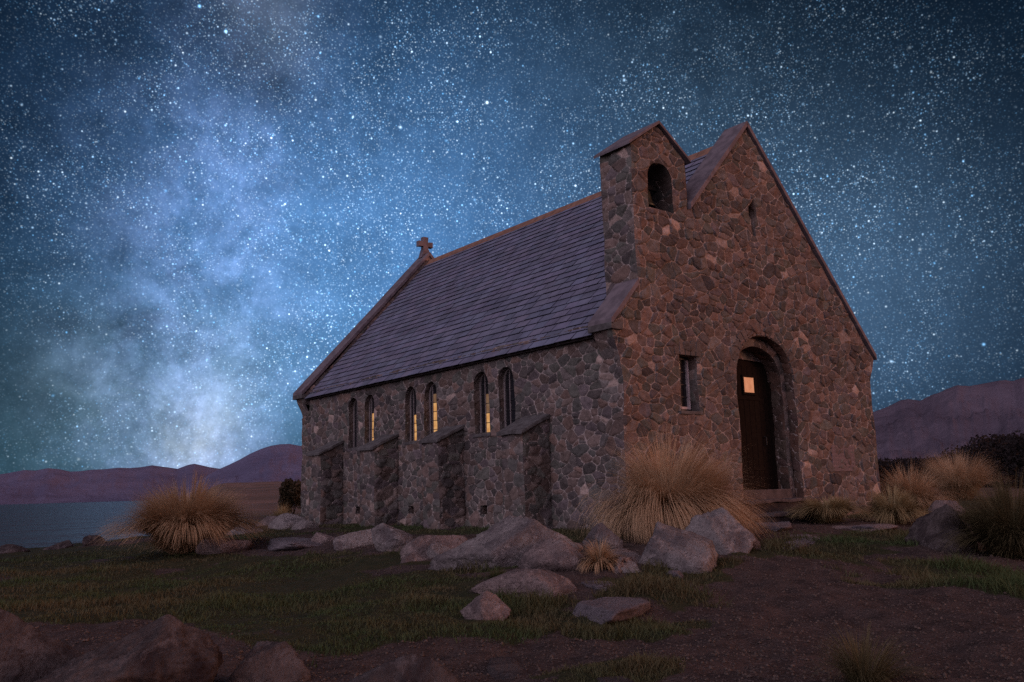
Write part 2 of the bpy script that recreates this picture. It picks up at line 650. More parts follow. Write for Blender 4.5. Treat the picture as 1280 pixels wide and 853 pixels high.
LAWN = world_poly([(-250, 692), (0, 691), (150, 693), (290, 690), (420, 694), (540, 702), (600, 726), (700, 752),
                   (760, 775), (700, 792), (600, 806), (480, 812), (380, 818), (330, 800), (240, 782), (100, 778), (-60, 790), (-350, 800)])
STRIP = np.array([(-1.5, -0.2), (-1.7, 2.0), (-1.6, 6.0), (-1.3, 12.5), (0.1, 12.5), (0.1, 0.1), (-0.3, -0.8)])
MATS = [(at(655, 756), 0.40), (at(600, 712), 0.35), (at(850, 722), 0.45), (at(900, 700), 0.35), (at(500, 695), 0.5), 
        (at(985, 690), 0.5), (at(1060, 678), 0.9), (at(1110, 672), 0.8), (at(830, 735), 0.55), (at(940, 690), 0.45),
        (at(1180, 715), 0.8), (at(1240, 730), 0.9), (at(760, 830), 0.35), (at(870, 750), 0.35), (at(520, 680), 0.5),
        (at(780, 790), 0.4)]


def grass_mask(x, y):
    n = fbm(xyz(x*1.3, y*1.3, 5.5), 4)
    a = sstep(-0.25, 0.3, poly_sd(x, y, LAWN)+n*0.9)
    b_ = sstep(-0.15, 0.25, poly_sd(x, y, STRIP)+n*0.4)
    g = np.maximum(a, b_)
    nn3 = fbm(xyz(x*3.1, y*3.1, 8.5), 4)
    for p, rr in MATS:
        g = np.maximum(g, sstep(rr*0.35, -rr*0.35, np.hypot(x-p[0], y-p[1])-rr+(n*1.3+nn3*0.9)*rr))
    n2 = fbm(xyz(x*0.55, y*0.55, 15.5), 4)
    far = sstep(14, 18, np.hypot(x-CAM[0], y-CAM[1]))
    g = np.maximum(g, far*0.65)
    return g*(1-0.75*sstep(0.16, 0.34, n2+n*0.4))


# ------------------------------------------------------------------ ground sheet
def polar_sheet(name, radii, azs, zfun, mat, extra=None):
    R_, A_ = np.meshgrid(radii, azs, indexing='ij')
    X = CAM[0]+R_*np.sin(A_)
    Y = CAM[1]+R_*np.cos(A_)
    Z = zfun(X, Y)
    V = np.stack([X, Y, Z], -1).reshape(-1, 3)
    nr, na = R_.shape
    i = np.arange(nr-1)[:, None]*na+np.arange(na-1)[None, :]
    F = np.stack([i, i+1, i+na+1, i+na], -1).reshape(-1, 4)[:, ::-1]
    at_ = {k: ('FLOAT', f(X, Y).ravel()) for k, f in (extra or {}).items()}
    return mesh_obj(name, V, F, mat, attrs=at_)


m, N, b = new_mat('soil_gravel_and_turf')
P = obj_co(N)
ga = N.n('ShaderNodeAttribute', attribute_name='grass').outputs['Fac']
nn = N.noise(P, 5, 6, 0.65)
soil = N.mix(N.ramp(nn, 0.35, 0.66), c4(0.072, 0.051, 0.046), c4(0.034, 0.024, 0.022))
peb = N.n('ShaderNodeTexVoronoi', feature='F1')
N.link(P, peb.inputs['Vector'])
peb.inputs['Scale'].default_value = 42
ps = N.n('ShaderNodeSeparateColor')
N.link(peb.outputs['Color'], ps.inputs[0])
pc = N.mix(ps.outputs[0], c4(0.046, 0.034, 0.032), c4(0.105, 0.082, 0.078))
pebf = N.m('MULTIPLY', N.ramp(peb.outputs['Distance'], 0.62, 0.35), N.m('GREATER_THAN', ps.outputs[1], 0.35))
soil = N.mix(N.m('MULTIPLY', pebf, 0.8), soil, pc)
turf = N.mix(N.ramp(N.noise(P, 7, 6, 0.7), 0.35, 0.65), c4(0.022, 0.027, 0.012), c4(0.040, 0.036, 0.018))
gn = N.ramp(N.m('ADD', ga, N.m('MULTIPLY', N.m('SUBTRACT', N.noise(P, 12, 4, 0.6), 0.5), 0.6)), 0.3, 0.6)
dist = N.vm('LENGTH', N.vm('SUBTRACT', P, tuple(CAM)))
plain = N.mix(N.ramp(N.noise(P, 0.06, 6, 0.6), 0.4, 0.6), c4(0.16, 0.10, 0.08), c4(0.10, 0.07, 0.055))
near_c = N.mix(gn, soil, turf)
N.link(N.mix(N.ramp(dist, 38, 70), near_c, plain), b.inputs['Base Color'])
b.inputs['Roughness'].default_value = 0.95
b.inputs['Specular IOR Level'].default_value = 0.15
hh = N.m('ADD', N.m('MULTIPLY', N.m('MULTIPLY', pebf, N.m('SUBTRACT', 1.0, gn)), 0.6), N.noise(P, 26, 7, 0.7))
bump(N, b, hh, 0.8, 0.03)
M['ground'] = m

az0 = YAW
fine_az = np.arange(-48, 48.01, 0.28)
coarse = np.arange(52, 308.1, 4.0)
azs = np.radians(np.concatenate([fine_az, coarse, [312.0]]))+az0
radii = np.concatenate([[0.02, 0.4], np.geomspace(0.8, 45, 330), np.geomspace(47, 9000, 80)])
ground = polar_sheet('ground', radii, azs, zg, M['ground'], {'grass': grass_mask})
tag(ground, 'dark soil, gravel and turf round the church, running to the far shore', 'ground', kind='structure')

# lake
m, N, b = new_mat('lake_water')
P = obj_co(N)
b.inputs['Base Color'].default_value = c4(0.045, 0.040, 0.050)
b.inputs['Specular IOR Level'].default_value = 0.32
b.inputs['Roughness'].default_value = 0.25
b.inputs['IOR'].default_value = 1.33
mp = N.n('ShaderNodeMapping')
N.link(P, mp.inputs[0])
mp.inputs['Rotation'].default_value = (0, 0, D2R(14))
mp.inputs['Scale'].default_value = (0.22, 1.0, 1.0)
h = N.m('ADD', N.noise(mp.outputs[0], 0.9, 5, 0.6), N.m('MULTIPLY', N.noise(mp.outputs[0], 0.13, 5, 0.65), 5.0))
bump(N, b, h, 1.0, 1.2)
M['water'] = m
wz = -2.0
wr = np.geomspace(22, 6500, 60)
wa = np.radians(np.arange(-112, 27, 2.0))
water = polar_sheet('lake', wr, wa, lambda x, y: np.full(np.shape(x), wz), M['water'])
tag(water, 'calm dark lake reaching to the foot of the hills', 'lake', kind='structure')

# ------------------------------------------------------------------ far hills
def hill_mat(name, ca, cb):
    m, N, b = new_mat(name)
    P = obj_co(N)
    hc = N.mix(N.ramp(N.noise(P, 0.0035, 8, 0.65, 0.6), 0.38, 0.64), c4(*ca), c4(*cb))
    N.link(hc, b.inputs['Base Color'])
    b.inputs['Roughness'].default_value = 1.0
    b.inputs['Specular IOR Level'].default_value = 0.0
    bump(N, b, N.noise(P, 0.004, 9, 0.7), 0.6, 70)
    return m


M['hill'] = hill_mat('haze_tinted_hillside', (0.138, 0.130, 0.205), (0.112, 0.105, 0.170))  # dusk haze is mixed into the hillside colour as a blue-purple cast
M['hill_grey'] = hill_mat('bare_mountain_side', (0.125, 0.105, 0.135), (0.090, 0.076, 0.100))


def hills(name, prof, D, z0, label, ridged=0.2, mat=None):
    xs = np.arange(prof[0][0], prof[-1][0]+0.1, 2.0)
    ys = np.interp(xs, [p[0] for p in prof], [p[1] for p in prof])
    dirs = np.array([ray(x, y) for x, y in zip(xs, ys)])
    hz = np.hypot(dirs[:, 0], dirs[:, 1])
    az = np.arctan2(dirs[:, 0], dirs[:, 1])
    H = dirs[:, 2]/hz*D+CAM[2]
    K = 26
    t = np.linspace(0, 1.5, K)
    rows = []
    for tt in t:
        fr = tt if tt <= 1 else 2-tt*1.0
        rr = D*(0.72+0.28*tt)
        X = CAM[0]+rr*np.sin(az)
        Y = CAM[1]+rr*np.cos(az)
        prof_h = fr**1.25
        n = 0.35-np.abs(fbm(xyz(az*15+tt*1.3, tt*7+0*az, 2.0), 6, 0.6))*1.6
        env = 4*min(tt, 1)*(1-min(tt, 1))
        Z = z0+(H-z0)*np.clip(prof_h+ridged*env*n, -0.1, 0.97 if tt < 1 else 1)
        rows.append(np.stack([X, Y, Z], -1))
    V = np.array(rows).reshape(-1, 3)
    na = len(xs)
    i = np.arange(K-1)[:, None]*na+np.arange(na-1)[None, :]
    F = np.stack([i, i+1, i+na+1, i+na], -1).reshape(-1, 4)
    o = mesh_obj(name, V, F, mat or M['hill'])
    tag(o, label, 'hills', kind='structure')
    return o


PL = [(-260, 585), (-160, 575), (-60, 588), (0, 592), (12, 590), (30, 586.5), (45, 587), (60, 584), (75, 585.5), (88, 588.5), (100, 588), (115, 586), (130, 585.5), (148, 583.5),
      (162, 584), (175, 583), (190, 580.5), (205, 582.5), (222, 585), (235, 580), (243, 578.5), (252, 580.5), (262, 583), (275, 585), (290, 584), (420, 584)]
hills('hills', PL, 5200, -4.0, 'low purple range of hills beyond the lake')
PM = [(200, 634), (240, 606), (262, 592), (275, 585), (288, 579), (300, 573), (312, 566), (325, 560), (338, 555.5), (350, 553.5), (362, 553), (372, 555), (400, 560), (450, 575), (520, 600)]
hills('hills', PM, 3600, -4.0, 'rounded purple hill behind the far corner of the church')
PR = [(1000, 540), (1060, 525), (1093, 512), (1110, 505.5), (1125, 497.5), (1135, 496), (1150, 498), (1162, 492), (1175, 487.5), (1186, 482), (1197, 479),
      (1210, 479.5), (1222, 477.5), (1235, 475), (1250, 472), (1265, 473), (1280, 468), (1340, 462), (1420, 480), (1560, 500)]
hills('hills', PR, 3300, 2.0, 'tall bare mountain behind the right side of the church', 0.3, M['hill_grey'])

# ------------------------------------------------------------------ stone pattern
PAL = np.array([(0.115, 0.100, 0.095), (0.145, 0.112, 0.098), (0.105, 0.103, 0.096), (0.165, 0.120, 0.105), (0.130, 0.108, 0.112), (0.155, 0.118, 0.105),
                (0.095, 0.086, 0.083), (0.115, 0.113, 0.100), (0.175, 0.120, 0.100), (0.145, 0.130, 0.122), (0.082, 0.072, 0.072), (0.36, 0.28, 0.245)])
PAL_P = np.array([14, 14, 12, 10, 12, 12, 8, 9, 7, 9, 5, 3.0])
PAL_C = np.cumsum(PAL_P/PAL_P.sum())


def h01(i, j, k):
    a = (i*374761393+j*668265263+k*2147483647+k*k*1274126177) & 0xffffffff
    a = ((a ^ (a >> 13))*1274126177) & 0xffffffff
    a = ((a ^ (a >> 16))*2246822519) & 0xffffffff
    return ((a ^ (a >> 15)) & 0xffffff)/float(0x1000000)


def stone_field(u, v, salt=0, cw=0.18, ch=0.112):
    """u,v in metres -> edge distance, colour, height"""
    u = np.asarray(u, float)
    v = np.asarray(v, float)
    wu = u+fbm(xyz(u*3.2, v*3.2, salt*3.3+1), 2)*0.05
    wv = (v+fbm(xyz(u*3.2, v*3.2, salt*3.3+9), 2)*0.05)
    A = 1.4
    gi = np.floor(wu/cw).astype(np.int64)
    gj = np.floor(wv/ch).astype(np.int64)
    S = []
    for dj in (-2, -1, 0, 1, 2):
        for di in (-2, -1, 0, 1, 2):
            i = gi+di
            j = gj+dj
            sx_ = (i+0.5*(j & 1)+0.5+(h01(i, j, salt*5+1)-0.5)*0.85)*cw
            sy_ = (j+0.5+(h01(i, j, salt*5+2)-0.5)*0.6)*ch
            q_ = h01(i, j, salt*5+3)
            w = (q_-0.4)*0.012-np.where(q_ < 0.30, 0.05, 0.0)+np.where(q_ > 0.9, 0.006, 0.0)
            d2 = (wu-sx_)**2+((wv-sy_)*A)**2-w
            S.append((d2, sx_, sy_, i, j))
    D = np.stack([s[0] for s in S])
    X = np.stack([s[1] for s in S])
    Y = np.stack([s[2] for s in S])
    I = np.stack([s[3] for s in S])
    J = np.stack([s[4] for s in S])
    k = np.argmin(D, 0)[None]
    d1 = np.take_along_axis(D, k, 0)
    x1 = np.take_along_axis(X, k, 0)
    y1 = np.take_along_axis(Y, k, 0)
    i1 = np.take_along_axis(I, k, 0)[0]
    j1 = np.take_along_axis(J, k, 0)[0]
    sd = np.hypot(X-x1, (Y-y1)*A)
    e = np.where(sd > 1e-6, (D-d1)/(2*np.maximum(sd, 1e-6)), 9.0)
    # soft minimum rounds the corners of the stones
    es = np.sort(e, 0)
    edge = es[0]-0.003*np.exp(-(es[1]-es[0])/0.018)
    x1 = x1[0]
    y1 = y1[0]
    c = PAL[np.searchsorted(PAL_C, np.clip(h01(i1, j1, salt*5+4), 0, 0.9999))]
    br = 0.68+0.55*h01(i1, j1, salt*5+5)
    c = c*br[..., None]
    t1 = h01(i1, j1, salt*5+6)-0.5
    t2 = h01(i1, j1, salt*5+7)-0.5
    off = h01(i1, j1, salt*5+8)
    body = sstep(0.0, 0.022, edge-0.002)
    hgt = body*(0.008+0.022*off+(wu-x1)*t1*0.28+(wv-y1)*t2*0.28)+body*fbm(xyz(u*9, v*9, salt), 4)*0.030
    return edge-0.0035, c, hgt


def jitter(V):
    off = np.stack([fbm(V*1.9+k*13.1, 3) for k in range(3)], -1)*0.035
    return V+off


def seg_dist(u, v, segs):
    d = np.full(np.shape(u), 9.0)
    for (a, c) in segs:
        a = np.array(a, float)
        c = np.array(c, float)
        ab = c-a
        t = np.clip(((u-a[0])*ab[0]+(v-a[1])*ab[1])/(ab@ab+1e-12), 0, 1)
        d = np.minimum(d, np.hypot(u-a[0]-ab[0]*t, v-a[1]-ab[1]*t))
    return d


def stone_face(outer, holes, org, U, Vv, Nn, h=0.024, salt=0, free=(), cw=0.18, ch=0.112):
    """a masonry face: outline and holes in the (u,v) plane at org; returns V,F,edge,col.  'free' = outline edges with no taper"""
    outer = [tuple(p) for p in outer]
    loops = [outer]+[list(map(tuple, hl)) for hl in holes]
    pts = []
    edges = []
    segs = []
    for li, lp in enumerate(loops):
        n = len(lp)
        for i in range(n):
            a = np.array(lp[i])
            c = np.array(lp[(i+1) % n])
            L = np.linalg.norm(c-a)
            k = max(1, int(round(L/h)))
            st_ = len(pts)
            for q in range(k):
                pts.append(tuple(a+(c-a)*q/k))
            if not (li == 0 and i in free):
                segs.append((a, c))
        # edges for the loop
        tot = len(pts)
    # rebuild edges loop-wise
    idx = 0
    for lp in loops:
        n = len(lp)
        cnt = 0
        for i in range(n):
            L = np.linalg.norm(np.array(lp[(i+1) % n])-np.array(lp[i]))
            cnt += max(1, int(round(L/h)))
        edges += [(idx+q, idx+(q+1) % cnt) for q in range(cnt)]
        idx += cnt
    o = np.array(outer)
    x0, y0 = o.min(0)
    x1, y1 = o.max(0)
    gx = np.arange(x0+h/2, x1, h)
    gy = np.arange(y0+h/2, y1, h*0.866)
    GX, GY = np.meshgrid(gx, gy)
    GX = GX+(np.arange(len(gy)) % 2)[:, None]*h*0.5
    gx = GX.ravel()
    gy = GY.ravel()
    ok = in_poly(gx, gy, o)
    for hl in holes:
        ok &= ~in_poly(gx, gy, np.array(hl))
    allsegs = []
    for lp in loops:
        n = len(lp)
        allsegs += [(lp[i], lp[(i+1) % n]) for i in range(n)]
    ok &= seg_dist(gx, gy, allsegs) > h*0.5
    base = [Vector(p) for p in pts]+[Vector((float(a), float(c))) for a, c in zip(gx[ok], gy[ok])]
    vo, eo, fo, _, _, _ = delaunay_2d_cdt(base, edges, [], 0, 1e-6)
    V2 = np.array([(p.x, p.y) for p in vo])
    F = np.array(fo)
    ce = V2[F].mean(1)
    ok = in_poly(ce[:, 0], ce[:, 1], o)
    for hl in holes:
        ok &= ~in_poly(ce[:, 0], ce[:, 1], np.array(hl))
    F = F[ok]
    u, v = V2[:, 0], V2[:, 1]
    edge, c, hgt = stone_field(u, v, salt, cw, ch)
    tp = sstep(0.0, 0.05, seg_dist(u, v, segs)) if segs else 1.0
    hgt = hgt*tp
    org = np.array(org, float)
    U = np.array(U, float)
    Vv = np.array(Vv, float)
    Nn = np.array(Nn, float)
    V3 = org+u[:, None]*U+v[:, None]*Vv
    V3 = jitter(V3)+hgt[:, None]*Nn
    nf = np.cross(V3[F[:, 1]]-V3[F[:, 0]], V3[F[:, 2]]-V3[F[:, 0]]).sum(0)
    if nf @ Nn < 0:
        F = F[:, ::-1]
    return V3, F, edge, c


def strip_face(path, dvec, nd, salt=0, normal_side=1, cw=0.2, ch=0.16, h=0.03, closed=False):
    """reveal: 3D polyline swept by dvec, masonry along it; normal = cross(path tangent, dvec)*normal_side"""
    P = [np.array(p, float) for p in path]
    if closed:
        P.append(P[0])
    Q = []
    uu = []
    acc = 0
    tan = []
    for i in range(len(P)-1):
        L = np.linalg.norm(P[i+1]-P[i])
        k = max(1, int(round(L/h)))
        for q in range(k):
            Q.append(P[i]+(P[i+1]-P[i])*q/k)
            uu.append(acc+L*q/k)
            tan.append((P[i+1]-P[i])/max(L, 1e-9))
        acc += L
    Q.append(P[-1])
    uu.append(acc)
    tan.append(tan[-1])
    Q = np.array(Q)
    uu = np.array(uu)
    tan = np.array(tan)
    dv = np.array(dvec, float)
    K = max(2, int(round(np.linalg.norm(dv)/h)))
    t = np.linspace(0, 1, K+1)
    V3 = Q[:, None, :]+t[None, :, None]*dv
    u = uu[:, None]+0*t[None, :]
    v = t[None, :]*np.linalg.norm(dv)+0*u
    nrm = np.cross(tan, dv)*normal_side
    nrm /= np.linalg.norm(nrm, axis=1)[:, None]+1e-9
    edge, c, hgt = stone_field(v.ravel()+salt*0.37, u.ravel(), salt, cw, ch)
    tp = sstep(0, 0.04, np.minimum(v, np.linalg.norm(dv)-v)).ravel()
    V3 = jitter(V3.reshape(-1, 3))+(hgt*0.7*tp)[:, None]*np.repeat(nrm, K+1, 0)
    na = K+1
    i = np.arange(len(Q)-1)[:, None]*na+np.arange(K)[None, :]
    F4 = np.stack([i, i+1, i+na+1, i+na], -1).reshape(-1, 4)
    F = np.concatenate([F4[:, [0, 1, 2]], F4[:, [0, 2, 3]]])
    return V3, F, edge, c


def stone_obj(name, parts, parent, mat=None):
    Vs, Fs, Es, Cs = [], [], [], []
    b_ = 0
    for V3, F, e, c in parts:
        Vs.append(V3)
        Fs.append(F+b_)
        Es.append(e)
        Cs.append(c)
        b_ += len(V3)
    C = np.concatenate(Cs)
    C = np.concatenate([C, np.ones((len(C), 1))], 1)
    return mesh_obj(name, np.concatenate(Vs), np.concatenate(Fs), mat or M['masonry'], parent, True,
                    {'edge': ('FLOAT', np.concatenate(Es)), 'stone': ('FLOAT_COLOR', C)})


def arch(x0, x1, zb, zs, zt, n=14):
    """outline of an arched opening, counter-clockwise from bottom left"""
    cx = (x0+x1)/2
    hw = (x1-x0)/2
    pts = [(x0, zb), (x1, zb), (x1, zs)]
    pts += [(cx+hw*math.cos(a), zs+(zt-zs)*math.sin(a)) for a in np.linspace(0, math.pi, n+1)[1:-1]]
    pts += [(x0, zs)]
    return pts


# ------------------------------------------------------------------ the church
church = empty('stone_church', (3.5, 5.4, 0.4))
tag(church, 'small stone church with slate roof, bellcote and lamplit windows', 'church')
church_children = []
HE, HA, AO, SL = 3.60, 7.64, 0.23, (7.64-3.60)/3.73
TH = 0.42       # gable wall thickness
COP = 0.075      # coping thickness


def rake(x):     # top of the coping
    return HE+(min(x, 7.0-x)+AO)*SL


def wt(x):       # top of the gable wall, under the coping
    return rake(x)-COP*1.45


BX0, BX1 = 0.43, 1.75
# openings in the front wall
DX0, DX1, DZS, DZT, DZB = 2.72, 4.38, 2.93, 3.68, 0.88
door_out = arch(DX0, DX1, 0.84, DZS, DZT, 22)
fw = [(1.29, 2.28), (1.73, 2.28), (1.73, 3.17), (1.29, 3.17)]
slit = [(3.50, 5.47), (3.60, 5.47), (3.61, 5.78), (3.67, 5.84), (3.67, 6.0), (3.60, 6.08), (3.57, 6.16), (3.52, 6.08), (3.44, 6.0), (3.44, 5.84), (3.50, 5.78)]
bell_hole = arch(0.80, 1.40, 5.52, 6.03, 6.32, 14)
GB = 0.05
left_kn = [(-0.0, 3.05), (-0.05, 3.18), (-0.13, 3.34), (-0.17, 3.50)]
outer = [(0, GB), (7.0, GB), (7.0, 3.05), (7.05, 3.18), (7.13, 3.34), (7.17, 3.50), (3.5, wt(3.5)), (BX1, wt(BX1)), (BX0, wt(BX0))] + left_kn[::-1]
# index of the outline edge between (BX1..) and (BX0..) is 7 : bellcote stands there
X_, Z_, Y_ = (1, 0, 0), (0, 0, 1), (0, 1, 0)
front = stone_face(outer, [door_out, fw, slit], (0, 0, 0), X_, Z_, (0, -1, 0), 0.0165, 0, free=(7,))


def close2(p):
    return [(x, 0, z) for x, z in p]


front_parts = [front,
               strip_face([(x, 0, z) for x, z in fw], (0, 0.24, 0), 0, 3, closed=True),
               strip_face([(x, 0, z) for x, z in slit], (0, 0.25, 0), 0, 4, closed=True)]
# door: outer order, face of inner order, inner reveal
S_ = 0.13
D1, D2 = 0.17, 0.46
door_in = arch(DX0+S_, DX1-S_, 0.84, DZS, DZT-0.17, 22)
opath = [(x, 0, z) for x, z in door_out[1:]]+[(door_out[0][0], 0, door_out[0][1])]
ipath = [(x, D1, z) for x, z in door_in[1:]]+[(door_in[0][0], D1, door_in[0][1])]


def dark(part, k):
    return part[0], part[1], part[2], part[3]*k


front_parts.append(dark(strip_face(opath, (0, D1, 0), 0, 5), np.array([0.72, 0.56, 0.48])))  # both reveals: dark stones, colour deepened further to hold the recess shade
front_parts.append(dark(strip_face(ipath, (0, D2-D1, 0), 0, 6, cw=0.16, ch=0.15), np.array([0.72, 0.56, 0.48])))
ringo = [tuple(p) for p in door_out[1:]]+[door_out[0]]
ringi = [tuple(p) for p in door_in[1:]]+[door_in[0]]
ring = ringo+ringi[::-1]
front_parts.append(stone_face(ring, [], (0, D1, 0), X_, Z_, (0, -1, 0), 0.03, 7, cw=0.17, ch=0.17))
# kneeler undersides, side returns of the front gable wall (thickness TH)
for xs, pts in ((0, left_kn), (7, [(7.0, 3.05), (7.05, 3.18), (7.13, 3.34), (7.17, 3.50)])):
    front_parts.append(strip_face([(x, 0, z) for x, z in pts], (0, TH, 0), 0, 1, cw=0.26, ch=0.17, h=0.025))
# inner side of the raised gable above the roof
inner = [(-0.17, 3.3), (7.17, 3.3), (7.17, 3.5), (3.5, wt(3.5)), (-0.17, 3.5)]
front_parts.append(stone_face(inner, [], (0, TH, 0), X_, Z_, (0, 1, 0), 0.08, 8))
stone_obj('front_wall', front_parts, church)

# back gable
YB = CH_L
back_out = [(0, GB), (7.0, GB), (7.0, 3.05), (7.13, 3.34), (7.17, 3.50), (3.5, wt(3.5)), (-0.17, 3.50), (-0.13, 3.34), (-0.05, 3.18), (0, 3.05)]
bp = [stone_face(back_out, [], (0, YB, 0), X_, Z_, (0, 1, 0), 0.09, 9),
      stone_face([(-0.17, 3.3), (7.17, 3.3), (7.17, 3.5), (3.5, wt(3.5)), (-0.17, 3.5)], [], (0, YB-TH, 0), X_, Z_, (0, -1, 0), 0.035, 10),
      strip_face([(x, YB-TH, z) for x, z in left_kn], (0, TH, 0), 0, 1, cw=0.26, ch=0.17, h=0.025),
      strip_face([(x, YB-TH, z) for x, z in [(7.0, 3.05), (7.05, 3.18), (7.13, 3.34), (7.17, 3.50)]], (0, TH, 0), 0, 2, h=0.05)]
stone_obj('back_wall', bp, church)

# side walls : u = distance from the front along +Y
WIN_Y = [2.79, 3.51, 5.18, 5.90, 7.58, 8.30]
WB, WS, WT_ = 2.13, 3.02, 3.25
wins = [arch(y-0.215, y+0.215, WB, WS, WT_, 12) for y in WIN_Y]
VENTS = [(6.30, 0.62), (4.66, 0.64), (3.30, 0.66)]
vents = [[(y-0.10, z), (y+0.10, z), (y+0.10, z+0.16), (y-0.10, z+0.16)] for y, z in ((8.10, 0.72), (5.92, 0.72), (3.52, 0.72))]
side_out = [(0, GB), (YB, GB), (YB, 3.06), (YB-TH, 3.06), (YB-TH, 3.62), (TH, 3.62), (TH, 3.06), (0, 3.06)]
sp = [stone_face(side_out, wins+vents, (0, 0, 0), Y_, Z_, (-1, 0, 0), 0.018, 2, free=(2, 3, 4, 5, 6), cw=0.172, ch=0.105)]
RD = 0.15
for w_ in wins:
    sp.append(strip_face([(0, y, z) for y, z in w_], (RD, 0, 0), 0, 11, closed=True, cw=0.18, ch=0.2))
for w_ in vents:
    sp.append(strip_face([(0, y, z) for y, z in w_], (0.22, 0, 0), 0, 12, closed=True))
stone_obj('side_wall', sp, church)
stone_obj('side_wall', [stone_face(side_out, [], (7, 0, 0), Y_, Z_, (1, 0, 0), 0.12, 13)], church)
for w_ in vents:
    y0, z0 = w_[0]
    MB().box(0.18, 0.2, y0-0.03, y0+0.23, z0-0.03, z0+0.19).build('floor_vent', M['void'], church)
MB().box(3.3, 3.8, 0.24, 0.27, 5.3, 6.3).build('slit_opening', M['void'], church)

# side windows
lit_map = {0: None, 1: 'A', 2: 'B', 3: 'B', 4: 'A', 5: None}
LIT = {2.79: {'dim': []}, 3.51: {'r': [0, 1], 'dim': [2, 3]}, 5.18: {'r': [0, 1, 2, 3], 'dim': [4], 'wide': 1}, 5.90: {'r': [0, 1, 2]},
       7.58: {'r': [0, 1, 2, 3]}, 8.30: {}}
for y in WIN_Y:
    y0, y1 = y-0.215, y+0.215
    fr = MB()
    X = RD-0.03
    o_ = arch(y0-0.01, y1+0.01, WB, WS, WT_+0.01, 12)
    i_ = arch(y0+0.022, y1-0.022, WB+0.03, WS, WT_-0.025, 12)
    n = len(o_)
    Vv = [(X, a, c) for a, c in o_]+[(X, a, c) for a, c in i_]+[(X+0.05, a, c) for a, c in o_]+[(X+0.05, a, c) for a, c in i_]
    Ff = []
    for k in range(n):
        k2 = (k+1) % n
        Ff += [(k, k2, n+k2, n+k), (n+k, n+k2, 3*n+k2, 3*n+k)]
    fr.add(Vv, Ff)
    ym = y0+{5.18: 0.33, 7.58: 0.345, 5.90: 0.315}.get(y, 0.275)
    fr.box(X+0.005, X+0.04, ym-0.006, ym+0.006, WB+0.02, WT_-0.02)
    win = fr.build('window', M['frame'], church)
    if LIT[y].get('r'):
        win['label'] = 'arched window with warm lamplight in its lower panes'
    else:
        win['label'] = 'unlit arched window'
    # leaded panes: two columns, bars every 0.175 m
    bars = MB()
    for k in range(1, 6):
        zz = WB+0.03+k*0.175
        bars.box(X+0.012, X+0.022, y0+0.02, y1-0.02, zz-0.006, zz+0.006)
    bars.build('lead_bars', M['lead'], win)
    for k in range(6):
        za = WB+0.03+k*0.175
        zb = min(za+0.175, WT_-0.02)
        for s, (ya, yb) in (('r', (y0+0.02, ym-0.006)), ('l', (ym+0.006, y1-0.02))):
            mt = M['glass']
            if s == 'r' and k in LIT[y].get('r', []):
                mt = M['lit']
            elif k in LIT[y].get('dim', []) and s == 'r':
                mt = M['lit_dim']
            MB().box(X+0.025, X+0.035, ya, yb, za, zb).build('pane', mt, win)
    MB().prism([(-0.03, y0-0.05, WB-0.05), (RD, y0-0.05, WB-0.02), (RD, y0-0.05, WB+0.04), (-0.03, y0-0.05, WB+0.0)], (0, 0.53, 0)).build('sill', M['capstone'], win, bevel=0.006)

# front small window
fr = MB()
fr.box(1.28, 1.32, 0.17, 0.22, 2.28, 3.17).box(1.70, 1.74, 0.17, 0.22, 2.28, 3.17).box(1.32, 1.70, 0.17, 0.22, 2.28, 2.33).box(1.32, 1.70, 0.17, 0.22, 3.13, 3.17)
win = fr.build('window', M['lead'], church, bevel=0.003)
MB().box(1.665, 1.70, 0.155, 0.215, 2.33, 3.13).box(1.32, 1.665, 0.155, 0.215, 2.33, 2.37).build('mullion', simple('pale_painted_bar', (0.5, 0.44, 0.46), 0.6, bmp=0.1), win)
win['label'] = 'small square-headed window with a pale upright bar'
br = MB()
for zz in (2.53, 2.73, 2.93):
    br.box(1.32, 1.70, 0.185, 0.20, zz-0.006, zz+0.006)
br.build('lead_bars', M['lead'], win)
MB().box(1.32, 1.70, 0.20, 0.21, 2.33, 3.13).build('pane', M['glass'], win)
MB().box(1.24, 1.78, -0.03, 0.17, 2.23, 2.285).build('sill', M['capstone'], win, bevel=0.012, smooth=False)

# arch stones round the door and over the small window
vs = MB()
rnd = random.Random(3)


def voussoirs(cx, zs, rx, rz, n, wd, y0, key=None):
    for k in range(n):
        a0 = math.pi*k/n+0.014
        a1 = math.pi*(k+1)/n-0.014
        ww = wd*(0.85+0.3*rnd.random())
        if key is not None and k in key:
            ww = wd*1.45
        P0 = [(cx+(rx-0.004)*math.cos(a), zs+(rz-0.004)*math.sin(a)) for a in (a0, a1)]
        P1 = [(cx+(rx+ww)*math.cos(a), zs+(rz+ww)*math.sin(a)) for a in (a1, a0)]
        pr = 0.012+0.012*rnd.random()
        vs.prism([(x, y0-pr, z) for x, z in P0+P1], (0, pr+0.02, 0))


